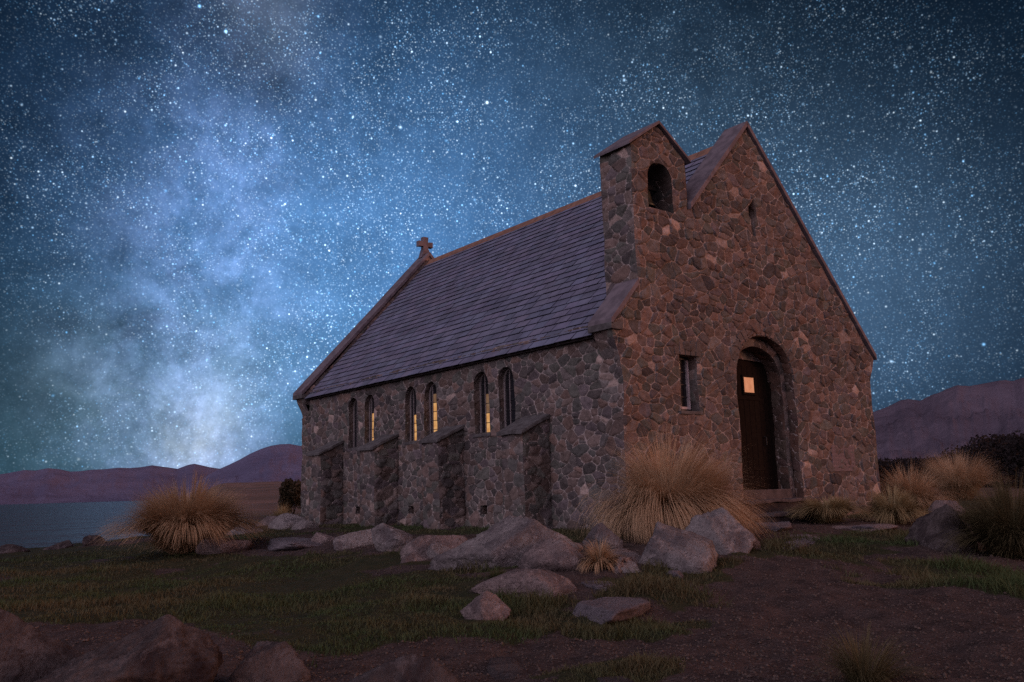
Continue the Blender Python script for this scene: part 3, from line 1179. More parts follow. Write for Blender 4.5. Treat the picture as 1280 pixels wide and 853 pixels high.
vs_obj = None
voussoirs((DX0+DX1)/2, DZS, (DX1-DX0)/2, DZT-DZS, 21, 0.20, 0, key=(10,))
m, N, b = new_mat('arch_stone')
P = obj_co(N)
isl = N.n('ShaderNodeNewGeometry').outputs['Random Per Island']
cr = N.mix(isl, c4(0.16, 0.12, 0.105), c4(0.085, 0.075, 0.070))
cr = N.mix(N.m('MULTIPLY', N.ramp(N.noise(P, 18, 6, 0.7), 0.42, 0.66), 0.6), cr, N.vm('SCALE', cr, scale=0.5))
N.link(cr, b.inputs['Base Color'])
b.inputs['Roughness'].default_value = 0.9
bump(N, b, N.noise(P, 28, 7, 0.7), 0.8, 0.02)
M['arch_stone'] = m
vs.build('door_arch', M['arch_stone'], church, bevel=0.012)
lv = MB()
for k in range(5):
    xa = 1.20+k*0.125
    lv.prism([(xa, -0.018, 3.175), (xa+0.11, -0.018, 3.175), (xa+0.115+0.02*(k-2), -0.018, 3.40+0.05*(k % 2)), (xa+0.0+0.02*(k-2), -0.018, 3.42)], (0, 0.05, 0))
lv.build('window_lintel', M['arch_stone'], church, bevel=0.012)

# door
YD = D2
dpts = arch(DX0+S_-0.02, DX1-S_+0.02, 1.02, DZS, DZT-0.15, 22)
door = MB().prism([(x, YD, z) for x, z in dpts], (0, 0.06, 0)).build('door', M['wood'], church)
pl = MB()
for k in range(9):
    xa = DX0+S_+0.02+k*0.153
    top = 2.85 if k in (0, 8) else 3.2
    pl.box(xa, xa+0.145, YD-0.018, YD, 1.03, top)
pl.build('door_planks', M['wood'], door, bevel=0.004)
for zz in (1.38, 2.62):
    MB().box(DX0+S_+0.04, DX1-S_-0.3, YD-0.030, YD-0.019, zz-0.03, zz+0.03).build('strap_hinge', M['wood'], door)
MB().tube([(4.0, YD-0.02, 1.78), (4.0, YD-0.06, 1.80), (4.0, YD-0.06, 1.93), (4.0, YD-0.02, 1.95)], 0.012).build('handle', M['iron'], door)
v = ray(936, 481.5)
q = CAM+v*((YD-0.03-CAM[1])/v[1])
PX, PZ = float(q[0]), float(q[2])
MB().box(PX-0.14, PX+0.14, YD-0.034, YD-0.020, PZ-0.135, PZ+0.135).build('door_pane', M['lit_door'], door)
pf = MB()
pf.box(PX-0.19, PX-0.15, YD-0.045, YD-0.018, PZ-0.175, PZ+0.175).box(PX+0.15, PX+0.19, YD-0.045, YD-0.018, PZ-0.175, PZ+0.175)
pf.box(PX-0.15, PX+0.15, YD-0.045, YD-0.018, PZ-0.175, PZ-0.135).box(PX-0.15, PX+0.15, YD-0.045, YD-0.018, PZ+0.135, PZ+0.175)
pf.build('door_pane_frame', M['wood'], door)
# door frame and threshold
for xa in (DX1-S_-0.05, DX0+S_-0.03):
    MB().box(xa, xa+0.08, YD-0.06, YD+0.02, 0.9, DZS).build('door_jamb', M['wood'], church, bevel=0.006)
MB().box(DX0+0.02, DX1-0.02, 0.14, YD+0.1, 0.5, 1.02).build('threshold', M['step'], church, bevel=0.012)
M['riser'] = simple('dark_riser_stone', (0.040, 0.032, 0.034), 0.9, col2=(0.02, 0.017, 0.018), scale=8, bmp=0.6, bdist=0.02)  # riser stone, darker than the treads
for (x0_, x1_, ya_, yb_, zt_, zl_) in ((2.55, 4.50, -0.32, 0.15, 0.862, 0.60), (2.45, 4.62, -0.72, -0.28, 0.655, 0.30)):
    stp = MB().box(x0_, x1_, ya_, yb_, zt_-0.055, zt_).build('door_step', M['step'], church, bevel=0.012, sub=0.12)
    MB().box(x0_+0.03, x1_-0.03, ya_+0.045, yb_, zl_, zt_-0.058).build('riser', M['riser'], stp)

# inscription slab (too worn to read)
m, N, b = new_mat('inscribed_slab_stone')
P = obj_co(N)
sx_ = N.n('ShaderNodeSeparateXYZ')
N.link(P, sx_.inputs[0])
rows = N.m('GREATER_THAN', N.m('FRACT', N.m('MULTIPLY', sx_.outputs[2], 14.0)), 0.45)
let = N.ramp(N.noise(P, 48, 3, 0.5), 0.47, 0.53)
mk = N.m('MULTIPLY', rows, let)
N.link(N.mix(N.m('MULTIPLY', mk, 0.5), N.mix(N.noise(P, 12, 5, 0.6), c4(0.15, 0.11, 0.12), c4(0.075, 0.06, 0.065)), c4(0.25, 0.19, 0.20)), b.inputs['Base Color'])
b.inputs['Roughness'].default_value = 0.85
bump(N, b, N.m('SUBTRACT', N.noise(P, 20, 5, 0.6), mk), 0.6, 0.01)
M['slabtext'] = m
MB().box(5.36, 6.12, -0.028, 0.02, 1.30, 1.78).build('inscribed_stone', M['slabtext'], church, bevel=0.008)


# gable copings
def coping(xa, xb, y0, y1, lo=0.10):
    """coping slab along the rake from x=xa to x=xb (both on one slope), split in stones"""
    out_ = MB()
    n = max(1, int(round(abs(xb-xa)/0.62)))
    for k in range(n):
        x0_, x1_ = xa+(xb-xa)*k/n, xa+(xb-xa)*(k+1)/n
        g = 0.004*(1 if xb > xa else -1)
        x0_ += g
        x1_ -= g
        dz = rnd.uniform(-0.006, 0.006)
        out_.prism([(x0_, y0, rake(x0_)+dz), (x1_, y0, rake(x1_)+dz), (x1_, y0, rake(x1_)-COP*1.47+dz), (x0_, y0, rake(x0_)-COP*1.47+dz)], (0, y1-y0, 0))
    return out_


cp = coping(-AO, BX0-0.01, -0.06, TH+0.03)
b1 = cp.build('coping', M['coping'], church, bevel=0.008)
cp = coping(BX1+0.01, 3.498, -0.06, TH+0.03)
cp.v += []
cp.build('coping', M['coping'], church, bevel=0.008)
coping(7.0+AO, 3.502, -0.06, TH+0.03).build('coping', M['coping'], church, bevel=0.008)
coping(-AO, 3.498, YB-TH-0.03, YB+0.06).build('coping', M['coping'], church, bevel=0.008)
coping(7.0+AO, 3.502, YB-TH-0.03, YB+0.06).build('coping', M['coping'], church, bevel=0.008)

# slates
SD = 0.27   # vertical drop of slate plane below coping top
sl_n = np.array([-SL, 0, 1.0])
sl_n /= np.linalg.norm(sl_n)
rowdir = np.array([1, 0, SL])
rowdir /= np.linalg.norm(rowdir)


def slates(sign, name):
    xe = -0.15
    ze = rake(xe)-SD
    Ltot = (3.5-xe)*math.hypot(1, SL)
    ex = 0.188
    nrow = int(Ltot/ex)+1
    V = []
    F = []
    C = []
    rr = np.random.default_rng(5)
    y0, y1 = TH+0.005, YB-TH-0.005
    for r in range(nrow):
        s0 = r*ex
        s1 = min(s0+ex*1.12, Ltot)
        yy = y0-(0.0 if r % 2 else 0.17)+rr.uniform(-0.02, 0.02)
        while yy < y1:
            w = rr.uniform(0.27, 0.40)
            a, c = max(yy, y0), min(yy+w-0.014, y1)
            yy += w
            if c-a < 0.03:
                continue
            lift0 = 0.027+rr.uniform(-0.004, 0.006)
            lift1 = 0.004
            ds = rr.uniform(-0.004, 0.004)
            co = np.array([0.150, 0.158, 0.225])*rr.uniform(0.84, 1.12)*np.array([rr.uniform(0.94, 1.1), 1, rr.uniform(0.95, 1.03)])
            b_ = len(V)
            for (s, l, y) in ((s0+ds, lift0, a), (s0+ds, lift0, c), (s1, lift1, c), (s1, lift1, a), (s0+ds, lift0-0.007, a), (s0+ds, lift0-0.007, c)):
                p = np.array([xe, y, ze])+rowdir*s+sl_n*l
                if sign < 0:
                    p[0] = 7.0-p[0]
                V.append(p)
                C.append((*co, 1))
            fs = [(0, 1, 2, 3), (1, 0, 4, 5)]
            if sign > 0:
                fs = [q_[::-1] for q_ in fs]
            F += [[b_+i for i in q_] for q_ in fs]
    o = mesh_obj(name, V, F, M['slate'], church, False, {'stone': ('FLOAT_COLOR', np.array(C))})
    return o


roof = slates(1, 'roof')
slates(-1, 'roof')
# underlay, fascia and ridge
zz0 = rake(-0.09)-SD-0.03
ul = MB()
ul.prism([(-0.09, TH, zz0), (3.5, TH, rake(3.5)-SD-0.03), (7.09, TH, zz0), (7.09, TH, zz0-0.05), (3.5, TH, rake(3.5)-SD-0.13), (-0.09, TH, zz0-0.05)], (0, YB-2*TH, 0))
ul.build('roof_boarding', M['gutter'], church)
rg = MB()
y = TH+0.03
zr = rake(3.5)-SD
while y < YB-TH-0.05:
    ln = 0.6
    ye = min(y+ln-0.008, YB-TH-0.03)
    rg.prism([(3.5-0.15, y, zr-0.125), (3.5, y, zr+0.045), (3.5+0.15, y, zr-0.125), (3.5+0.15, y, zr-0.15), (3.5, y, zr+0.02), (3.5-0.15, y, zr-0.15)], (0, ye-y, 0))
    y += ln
rg.build('ridge_tiles', simple('rim_lit_ridge_tile', (0.24, 0.13, 0.09), 0.8, scale=6, bmp=0.3), church)  # orange rim light along the ridge is put into the tile colour
# kneeler stones at the foot of the near slope (flat slab under the coping)
MB().prism([(-AO, -0.06, HE-0.15), (-AO, TH+0.03, HE-0.15), (-AO, TH+0.03, HE-0.05), (-AO, -0.06, HE-0.05)], (0.24, 0, 0)).build('kneeler_stone', M['capstone'], church, bevel=0.006)
MB().prism([(-AO, YB-TH-0.03, HE-0.15), (-AO, YB+0.06, HE-0.15), (-AO, YB+0.06, HE-0.05), (-AO, YB-TH-0.03, HE-0.05)], (0.24, 0, 0)).build('kneeler_stone', M['capstone'], church, bevel=0.006)

# stone cross on the far gable
cy, cz = YB-0.18, HA-0.03
cr = MB()
cr.prism([(3.5-0.16, cy-0.09, cz-0.10), (3.5+0.16, cy-0.09, cz-0.10), (3.5+0.085, cy-0.09, cz+0.14), (3.5-0.085, cy-0.09, cz+0.14)], (0, 0.18, 0))
cr.prism([(3.5-0.085, cy-0.07, cz+0.14), (3.5+0.085, cy-0.07, cz+0.14), (3.5+0.075, cy-0.07, cz+0.23), (3.5+0.23, cy-0.07, cz+0.215), (3.5+0.23, cy-0.07, cz+0.375),
          (3.5+0.075, cy-0.07, cz+0.36), (3.5+0.085, cy-0.07, cz+0.50), (3.5-0.085, cy-0.07, cz+0.50), (3.5-0.075, cy-0.07, cz+0.36), (3.5-0.23, cy-0.07, cz+0.375),
          (3.5-0.23, cy-0.07, cz+0.215), (3.5-0.075, cy-0.07, cz+0.23)], (0, 0.14, 0))
cr.build('gable_cross', M['coping'], church, bevel=0.01)

# bellcote
BD = 0.68
BZ = 6.50
bap = 6.96
bc_out = [(BX0, wt(BX0)), (BX1, wt(BX1)), (BX1-0.01, BZ), ((BX0+BX1)/2, bap), (BX0, BZ)]
bps = [stone_face(bc_out, [bell_hole], (0, 0, 0), X_, Z_, (0, -1, 0), 0.0165, 0, free=(0,)),
       stone_face(bc_out, [arch(0.80, 1.40, 5.52, 6.03, 6.32, 14)], (0, BD, 0), X_, Z_, (0, 1, 0), 0.05, 14),
       stone_face([(0, wt(BX0)-0.4), (BD, wt(BX0)-0.4), (BD, BZ), (0, BZ)], [], (BX0, 0, 0), Y_, Z_, (-1, 0, 0), 0.022, 15),
       stone_face([(0, wt(BX1)-0.4), (BD, wt(BX1)-0.4), (BD, BZ), (0, BZ)], [], (BX1, 0, 0), Y_, Z_, (1, 0, 0), 0.035, 16),
       dark(strip_face([(x, 0, z) for x, z in bell_hole], (0, BD, 0), 0, 17, closed=True), 0.4)]  # lining of the bell opening: inner shade put into the stone colour
bellcote = stone_obj('bellcote', bps, church)
sl_b = (bap-BZ)/((BX1-BX0)/2)
cxb = (BX0+BX1)/2
for s in (-1, 1):
    hw = (BX1-BX0)/2+0.075
    MB().prism([(cxb, -0.07, bap+0.015), (cxb+s*hw, -0.07, bap+0.015-hw*sl_b), (cxb+s*hw, -0.07, bap+0.065-hw*sl_b), (cxb, -0.07, bap+0.07)], (0, BD+0.14, 0)).build('cap_slab', M['coping'], bellcote, bevel=0.006)
bell = MB().lathe([(0.03, 0.0), (0.07, -0.02), (0.10, -0.08), (0.115, -0.18), (0.14, -0.27), (0.18, -0.33), (0.17, -0.335), (0.12, -0.26), (0.09, -0.16)], (1.08, 0.34, 5.98)).build('bell', M['bronze'], bellcote, smooth=True)
MB().box(0.79, 1.41, 0.31, 0.37, 5.98, 6.05).tube([(1.08, 0.34, 5.98), (1.08, 0.34, 5.66)], 0.015).build('headstock', M['iron'], bell)

# buttresses
BP = 0.56
for y0 in (1.68, 4.07, 6.38, 8.74):
    y1 = y0+0.56
    zt0, zt1 = 2.05, 2.27
    o2 = 0.04
    parts = [stone_face([(y0, GB), (y1, GB), (y1, zt0), (y0, zt0)], [], (-BP, 0, 0), Y_, Z_, (-1, 0, 0), 0.026, 20+int(y0*3)),
             stone_face([(0, GB), (BP, GB), (BP, zt0), (0, zt1)], [], (0, y0, 0), (-1, 0, 0), Z_, (0, -1, 0), 0.026, 30+int(y0*3)),
             stone_face([(0, GB), (BP, GB), (BP, zt0), (0, zt1)], [], (0, y1, 0), (-1, 0, 0), Z_, (0, 1, 0), 0.06, 40+int(y0*3))]
    bt = stone_obj('buttress', parts, church)
    x1 = -(BP+0.07)
    za = zt0-0.06*((zt1-zt0)/BP)-0.02
    cap = MB().prism([(0.03, y0-0.05, zt1+0.02), (x1, y0-0.05, za), (x1, y0-0.05, za+0.06), (0.03, y0-0.05, zt1+0.09)], (0, 0.66, 0))
    cap.build('cap_slab', M['capstone'], bt, bevel=0.012, sub=0.1)

# root transform: parts were built in world coordinates
for ch in list(church.children):
    ch.matrix_parent_inverse = Matrix.Translation(church.location).inverted()

# ------------------------------------------------------------------ rocks
_ico = {}


def ico(sub):
    if sub not in _ico:
        bm = bmesh.new()
        bmesh.ops.create_icosphere(bm, subdivisions=sub, radius=1)
        V = np.array([v.co[:] for v in bm.verts])
        F = np.array([[v.index for v in f.verts] for f in bm.faces])
        bm.free()
        _ico[sub] = (V, F)
    return _ico[sub]


def rock(x0, x1, ytop, ybase, mat, label, seed, flat=0.0, dep=0.75, shear=0.0, name='boulder', cat='boulder', group=None, sharp=50, npl=11, yaw=0.0, sub=5, peak=None):
    g = at((x0+x1)/2, ybase)
    dd = depth(g)
    w = (x1-x0)*dd/FPX
    h = (ybase-ytop)*dd/FPX
    if flat:
        h = flat
    dpt = w*dep
    if flat:
        g2 = at((x0+x1)/2, ytop)
        dpt = max(0.12, float(np.linalg.norm(g2-g)))*1.1
    w = w*(dd+dpt*0.45)/dd*1.13
    hd = np.array([g[0]-CAM[0], g[1]-CAM[1]])
    hd /= np.linalg.norm(hd)
    c = g[:2]+hd*dpt*0.42
    if not flat:
        # ground rises a little from base to centre and top is farther: correct the height
        s = (dd+dpt*0.4)/dd
        h = h*s+0.0
    zc = zgs(c[0], c[1])
    zb = g[2]
    V, F = ico(sub)
    r = np.random.default_rng(seed)
    nn_ = r.normal(size=(npl, 3))
    nn_ /= np.linalg.norm(nn_, axis=1)[:, None]
    dk = r.uniform(0.56, 1.0, npl)
    if flat:
        nn_ = np.concatenate([nn_, [[0, 0, 1], [0.05, 0, 1]]])
        dk = np.concatenate([dk, [0.5, 0.55]])
    dots = np.clip(V@nn_.T, 1e-3, None)/dk
    rad = (dots**sharp).sum(1)**(-1/sharp)
    Pp = V*np.minimum(rad, 1.35)[:, None]
    Pp = Pp/np.abs(Pp).max(0)
    n = fbm(Pp*1.6+seed*3.1, 6, 0.58)
    n2 = np.abs(fbm(Pp*3.4+seed*1.7, 4, 0.55))
    n3 = np.abs(fbm(Pp*8+seed*2.3, 4, 0.6))
    crk = np.exp(-(fbm(Pp*np.array([1.3, 1.3, 2.4])+seed*5.1, 4, 0.5)/0.018)**2)
    Pp = Pp*(1+0.11*n-0.10*n2-0.07*n3-0.05*crk)[:, None]
    Pp = Pp/np.abs(Pp).max(0)
    if peak is not None:
        zz = np.clip(Pp[:, 2], 0, 1)
        Pp[:, 0] += (peak-0)*zz*(1-np.abs(Pp[:, 0])*0.6)
    zt = np.clip(Pp[:, 2], 0, 1)
    Pp[:, 2] = np.sign(Pp[:, 2])*np.abs(Pp[:, 2])**0.92
    if not flat:
        Pp[:, :2] *= (1.06-0.34*zt)[:, None]
    lx, ly, lz = Pp[:, 0]*w/2, Pp[:, 1]*dpt/2, Pp[:, 2]
    up = zb+h
    if flat:
        qs = [zgs(c[0]+hd[1]*a_*w*0.35+hd[0]*b_*dpt*0.4, c[1]-hd[0]*a_*w*0.35+hd[1]*b_*dpt*0.4) for a_ in (-1, 0, 1) for b_ in (-1, 0, 1)]
        up = max(qs)*0.75+float(np.mean(qs))*0.25+h*0.9
    dn = min(zb, zc)-h*0.35-0.08
    z = dn+(lz*0.5+0.5)*(up-dn)
    # widest near the ground
    rx = np.array([hd[1], -hd[0]])
    off = lx[:, None]*rx+ly[:, None]*hd
    ca, sa_ = math.cos(yaw), math.sin(yaw)
    off = np.stack([off[:, 0]*ca-off[:, 1]*sa_, off[:, 0]*sa_+off[:, 1]*ca], -1)
    V3 = np.stack([off[:, 0], off[:, 1], z-zb], -1)
    o = mesh_obj(name, V3, F, mat)
    o.location = (c[0], c[1], zb)
    tag(o, label, cat, group)
    return o


RK, RP, RDK, RS = M['rock'], M['rock_pink'], M['rock_dark'], M['slab']
rock(553, 738, 648, 708, RK, 'largest boulder, long and low, in front of the side wall near the last buttress', 21, peak=0.0, dep=0.55)
rock(640, 740, 664, 716, RP, 'rounded boulder overlapping the right end of the largest boulder', 22, dep=0.8, sharp=9)
rock(600, 713, 708, 748, RP, 'flat-topped boulder on the lawn below the largest boulder', 23, dep=0.8, sharp=16)
rock(578, 637, 743, 777, RP, 'small pointed rock leaning at the lawn edge below the flat-topped boulder', 24, peak=0.4)
rock(790, 906, 657, 712, RK, 'peaked pale boulder in front of the big tussock', 25, peak=-0.3, dep=0.9)
rock(862, 942, 638, 692, RK, 'squat grey boulder between the big tussock and the door steps', 26, dep=0.9)
rock(508, 592, 664, 697, RP, 'wedge-shaped pink rock left of the largest boulder', 33, peak=0.2, dep=0.6)
rock(418, 474, 657, 684, RK, 'blocky grey rock at the left end of the row along the side wall', 28, sharp=18)
rock(455, 517, 655, 690, RK, 'broad grey rock second in the row along the side wall', 29, sharp=18)
rock(486, 535, 670, 688, RP, 'small rounded pink rock in the row along the side wall', 30)
rock(726, 776, 655, 690, RK, 'upright rock against the front corner of the church', 31)
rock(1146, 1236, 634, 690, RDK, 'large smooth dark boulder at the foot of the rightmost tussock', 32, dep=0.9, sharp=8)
rock(1166, 1202, 621, 645, RP, 'small rock between the two tall tussocks at right', 33)
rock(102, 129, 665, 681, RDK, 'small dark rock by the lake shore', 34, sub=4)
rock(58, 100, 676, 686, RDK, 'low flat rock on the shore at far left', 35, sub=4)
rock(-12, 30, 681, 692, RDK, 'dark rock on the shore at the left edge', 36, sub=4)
rock(340, 388, 642, 660, RK, 'pale rock at the far corner of the church', 37, sub=4)
rock(366, 402, 650, 662, RK, 'low pale rock just right of the far corner of the church', 38, sub=4)
rock(322, 356, 645, 657, RP, 'leftmost pale rock near the far corner of the church', 39, sub=4)
rock(246, 312, 672, 692, RP, 'low rock under the right side of the tussock on the lawn', 40, sub=4)
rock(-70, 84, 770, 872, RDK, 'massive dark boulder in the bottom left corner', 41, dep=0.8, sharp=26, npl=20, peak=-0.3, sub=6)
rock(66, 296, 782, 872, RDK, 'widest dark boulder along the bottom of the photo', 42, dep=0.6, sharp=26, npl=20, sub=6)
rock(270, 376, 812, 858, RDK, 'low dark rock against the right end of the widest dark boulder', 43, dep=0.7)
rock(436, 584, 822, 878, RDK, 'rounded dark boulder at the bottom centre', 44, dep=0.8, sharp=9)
rock(1060, 1100, 655, 663, RS, 'small flat stone beside the path right of the door', 45, flat=0.05, dep=0.5, sub=4)
rock(384, 424, 664, 680, RP, 'low pink stone left of the blocky grey rock', 71, sub=4)
rock(530, 572, 676, 700, RK, 'low grey stone between the small pink rock and the largest boulder', 72, sub=4)
rock(500, 548, 690, 702, RP, 'flat pink stone half sunk in the lawn before the row of rocks', 73, sub=4)
rock(768, 806, 700, 716, RK, 'small grey stone at the left foot of the peaked boulder', 74, sub=4)
rock(905, 948, 668, 686, RP, 'small stone against the right side of the squat grey boulder', 75, sub=4)
rock(284, 330, 656, 668, RK, 'low grey stone right of the lone lawn tussock', 76, sub=4)
# flagstones
for a in [(310, 412, 671, 689, RS, 'long pale ledge stone between lawn and church', 50, 0.09, 1.0),
          (706, 808, 742, 778, RS, 'large bluish flagstone left of the gravel path', 51, 0.10, 0.8),
          (712, 784, 721, 742, RS, 'smaller bluish flagstone above the large one', 52, 0.06, 0.8),
          (755, 808, 682, 716, RP, 'pink flagstone between the peaked boulder and the side boulders', 53, 0.10, 1.1),
          (824, 864, 707, 723, RS, 'small pale flagstone at the foot of the peaked boulder', 54, 0.05, 0.8),
          (956, 1036, 657, 688, RS, 'flagstone at the foot of the door steps', 55, 0.06, 1.3),
          (940, 985, 650, 664, RS, 'narrow flagstone touching the door steps', 58, 0.07, 1.0),
          (612, 662, 817, 850, RDK, 'dark flagstone sunk in the turf at the bottom', 56, 0.05, 0.9),
          (742, 806, 842, 860, RDK, 'dark flagstone cut by the bottom edge', 57, 0.05, 0.9),
          (1030, 1130, 652, 664, RP, 'long flat stone behind the dark turf right of the door', 59, 0.06, 0.7)]:
    rock(a[0], a[1], a[2], a[3], a[4], a[5], a[6], flat=a[7], dep=a[8], name='flagstone', cat='flagstone', sharp=22)


# ------------------------------------------------------------------ grasses
def blade_mat(name, ca, cb, tip):
    m, N, b = new_mat(name)
    cat_ = N.n('ShaderNodeAttribute', attribute_name='tone').outputs['Fac']
    ta = N.n('ShaderNodeAttribute', attribute_name='along').outputs['Fac']
    cc = N.mix(cat_, c4(*ca), c4(*cb))
    cc = N.mix(N.m('MULTIPLY', ta, 0.55), cc, c4(*tip))
    N.link(cc, b.inputs['Base Color'])
    b.inputs['Roughness'].default_value = 0.7
    b.inputs['Specular IOR Level'].default_value = 0.2
    # thin leaves let some light through
    tr = N.n('ShaderNodeBsdfTranslucent')
    N.link(cc, tr.inputs[0])
    mx = N.n('ShaderNodeMixShader')
    mx.inputs[0].default_value = 0.3
    N.link(b.outputs[0], mx.inputs[1])
    N.link(tr.outputs[0], mx.inputs[2])
    N.link(mx.outputs[0], N.t.nodes['Material Output'].inputs[0])
    return m


M['tussock'] = blade_mat('tawny_tussock_blades', (0.44, 0.30, 0.17), (0.14, 0.10, 0.06), (0.66, 0.46, 0.28))
M['tussock_green'] = blade_mat('olive_tussock_blades', (0.28, 0.23, 0.115), (0.09, 0.085, 0.045), (0.46, 0.35, 0.19))
M['tussock_sunlit'] = blade_mat('sunlit_tussock_blades', (0.47, 0.33, 0.19), (0.15, 0.105, 0.065), (0.68, 0.48, 0.30))  # brighter copy of the tawny blades, warm sunlight put into the colour
M['tussock_dim'] = blade_mat('dull_green_tussock_blades', (0.11, 0.10, 0.045), (0.05, 0.045, 0.025), (0.16, 0.13, 0.07))
M['lawn'] = blade_mat('short_turf_blades', (0.044, 0.076, 0.026), (0.100, 0.080, 0.042), (0.095, 0.105, 0.048))


def blades(P0, az, phi0, phi1, L, wid, rng, lean=(0, 0), seg=6, bend=1.4):
    n = len(P0)
    t = np.linspace(0, 1, seg+1)
    pos = np.zeros((n, seg+1, 3))
    pos[:, 0] = P0
    for k in range(seg):
        tm = (t[k]+t[k+1])/2
        ph = phi0+(phi1-phi0)*tm**bend
        st_ = np.stack([np.sin(ph)*np.sin(az)+lean[0]*tm, np.sin(ph)*np.cos(az)+lean[1]*tm, np.cos(ph)], -1)
        st_ /= np.linalg.norm(st_, axis=1)[:, None]
        pos[:, k+1] = pos[:, k]+st_*(L/seg)[:, None]
    side = np.stack([np.cos(az+rng.normal(0, 0.9, n)), -np.sin(az), 0*az], -1)
    side /= np.linalg.norm(side, axis=1)[:, None]
    wv = wid*(1-t**2.2*0.92)/2
    A = pos-side[:, None, :]*wv[None, :, None]
    B = pos+side[:, None, :]*wv[None, :, None]
    V = np.stack([A, B], 2).reshape(-1, 3)
    base = np.arange(n)[:, None]*(seg+1)*2+np.arange(seg)[None, :]*2
    F = np.stack([base, base+1, base+3, base+2], -1).reshape(-1, 4)
    tone = np.repeat(rng.random(n), (seg+1)*2)
    along = np.tile(np.repeat(t, 2), n)
    return V, F, tone, along


def tussock(px, py, wpx, hpx, label, seed, mat='tussock', n=4200, lean=(0, 0), droop=1.0, tuft=0.5, wid=0.0065, name='tussock_grass', group='tussock grasses around the church', back=0.0):
    """px,py: foot of the plant in the photo; wpx,hpx: its size there"""
    g = at(px, py)
    dd = depth(g)
    Wd = wpx*dd/FPX
    H = hpx*dd/FPX
    hd = np.array([g[0]-CAM[0], g[1]-CAM[1]])
    hd /= np.linalg.norm(hd)
    c = g[:2]+hd*(Wd*0.30+back)
    zb = zgs(c[0], c[1])-0.03
    H = H*(dd+Wd*0.3+back)/dd-(zb-g[2])*0.4
    r = np.random.default_rng(seed)
    br = Wd*0.5*tuft*0.45
    a0 = r.uniform(0, 2*np.pi, n)
    rr = br*np.sqrt(r.random(n))
    # blades gather in bundles so the crown has locks and gaps
    nb = 240 if n > 8000 else 120
    bidx = r.integers(0, nb, n)
    baz = r.uniform(0, 2*np.pi, nb)
    bout = r.uniform(0, 1, nb)**0.7
    blen = r.uniform(0.78, 1.08, nb)
    az = baz[bidx]+r.normal(0, 0.07, n)
    loose = r.random(n) < 0.15
    az = np.where(loose, a0, az)
    out_ = np.where(loose, r.random(n)**0.7, bout[bidx]+r.normal(0, 0.06, n)).clip(0, 1)
    P0 = np.stack([rr*np.sin(az), rr*np.cos(az), 0*rr], -1)
    L = (H*1.12)*(0.75+0.25*r.random(n))*blen[bidx]*(1-0.0*out_)
    # outward blades need the reach of half the width
    L = L*(1-out_)+out_*np.maximum(L*1.0, Wd*0.5*1.38)*(0.85+0.2*r.random(n))
    phi0 = 0.04+out_*0.62
    phi1 = 0.15+out_**0.7*(2.2*droop)+r.normal(0, 0.12, n)
    V, F, tone, along = blades(P0, az, phi0, phi1, L, wid*1.25, r, lean)
    tone = tone*0.45+0.55*np.repeat(r.random(nb)[bidx], 14)
    # skirt: short dead blades at the foot
    k = n//4
    a2 = r.uniform(0, 2*np.pi, k)
    P2 = np.stack([br*np.sin(a2), br*np.cos(a2), 0*a2], -1)
    V2, F2, t2, l2 = blades(P2, a2, r.uniform(0.3, 0.9, k), r.uniform(1.5, 2.4, k), H*r.uniform(0.25, 0.6, k), wid, r)
    F2 = F2+len(V)
    V = np.concatenate([V, V2])
    V[:, 2] = np.maximum(V[:, 2], -0.01)
    o = mesh_obj(name, V, np.concatenate([F, F2]), M[mat], None, True,
                 {'tone': ('FLOAT', np.concatenate([tone, t2])), 'along': ('FLOAT', np.concatenate([along, l2]))})
    o.location = (c[0], c[1], zb)
    tag(o, label, 'tussock grass', group, kind='thing')
    return o


rt = np.array([_r0[0], _r0[1]])  # towards the right of the view
tussock(232, 697, 168, 92, 'large rounded tussock standing alone on the lawn by the lake', 61, n=9000, droop=1.05, wid=0.008)
tussock(843, 676, 138, 134, 'biggest tussock, combed sideways, against the front wall left of the door', 62, 'tussock_sunlit', n=12000, lean=tuple(rt*0.3), droop=1.3, wid=0.007)
tussock(1036, 656, 92, 34, 'low pale green tussock just right of the door steps', 63, 'tussock_green', n=3000)
tussock(1118, 655, 76, 50, 'rounded olive tussock in front of the right end of the front wall', 64, 'tussock_green', n=3600, droop=1.2)
tussock(1140, 640, 84, 60, 'tawny tussock behind the rounded olive one', 65, 'tussock_sunlit', n=3600, droop=1.1)
tussock(1200, 626, 108, 64, 'bright tawny bushy tussock behind the others at right', 66, 'tussock_sunlit', n=5000, droop=0.9)
tussock(1268, 700, 112, 100, 'tall dark tussock at the right edge', 67, 'tussock_dim', n=6000, droop=1.0)
tussock(1082, 640, 56, 50, 'dim tussock against the right corner of the front wall', 68, n=2500)
tussock(1085, 862, 130, 80, 'faint wispy tussock at the bottom right in the gravel', 69, 'tussock_dim', n=700, lean=tuple(rt*0.3), wid=0.003)
tussock(750, 712, 30, 42, 'small upright tuft between the side boulder and the pink flagstone', 70, n=900, droop=1.4)
tussock(352, 650, 26, 22, 'small pale tuft near the far corner of the church', 71, 'tussock_green', n=700)
tussock(622, 726, 22, 20, 'tiny bright green tuft on the lawn beside the flat-topped boulder', 72, 'lawn', n=400, name='grass_tuft', group=None)

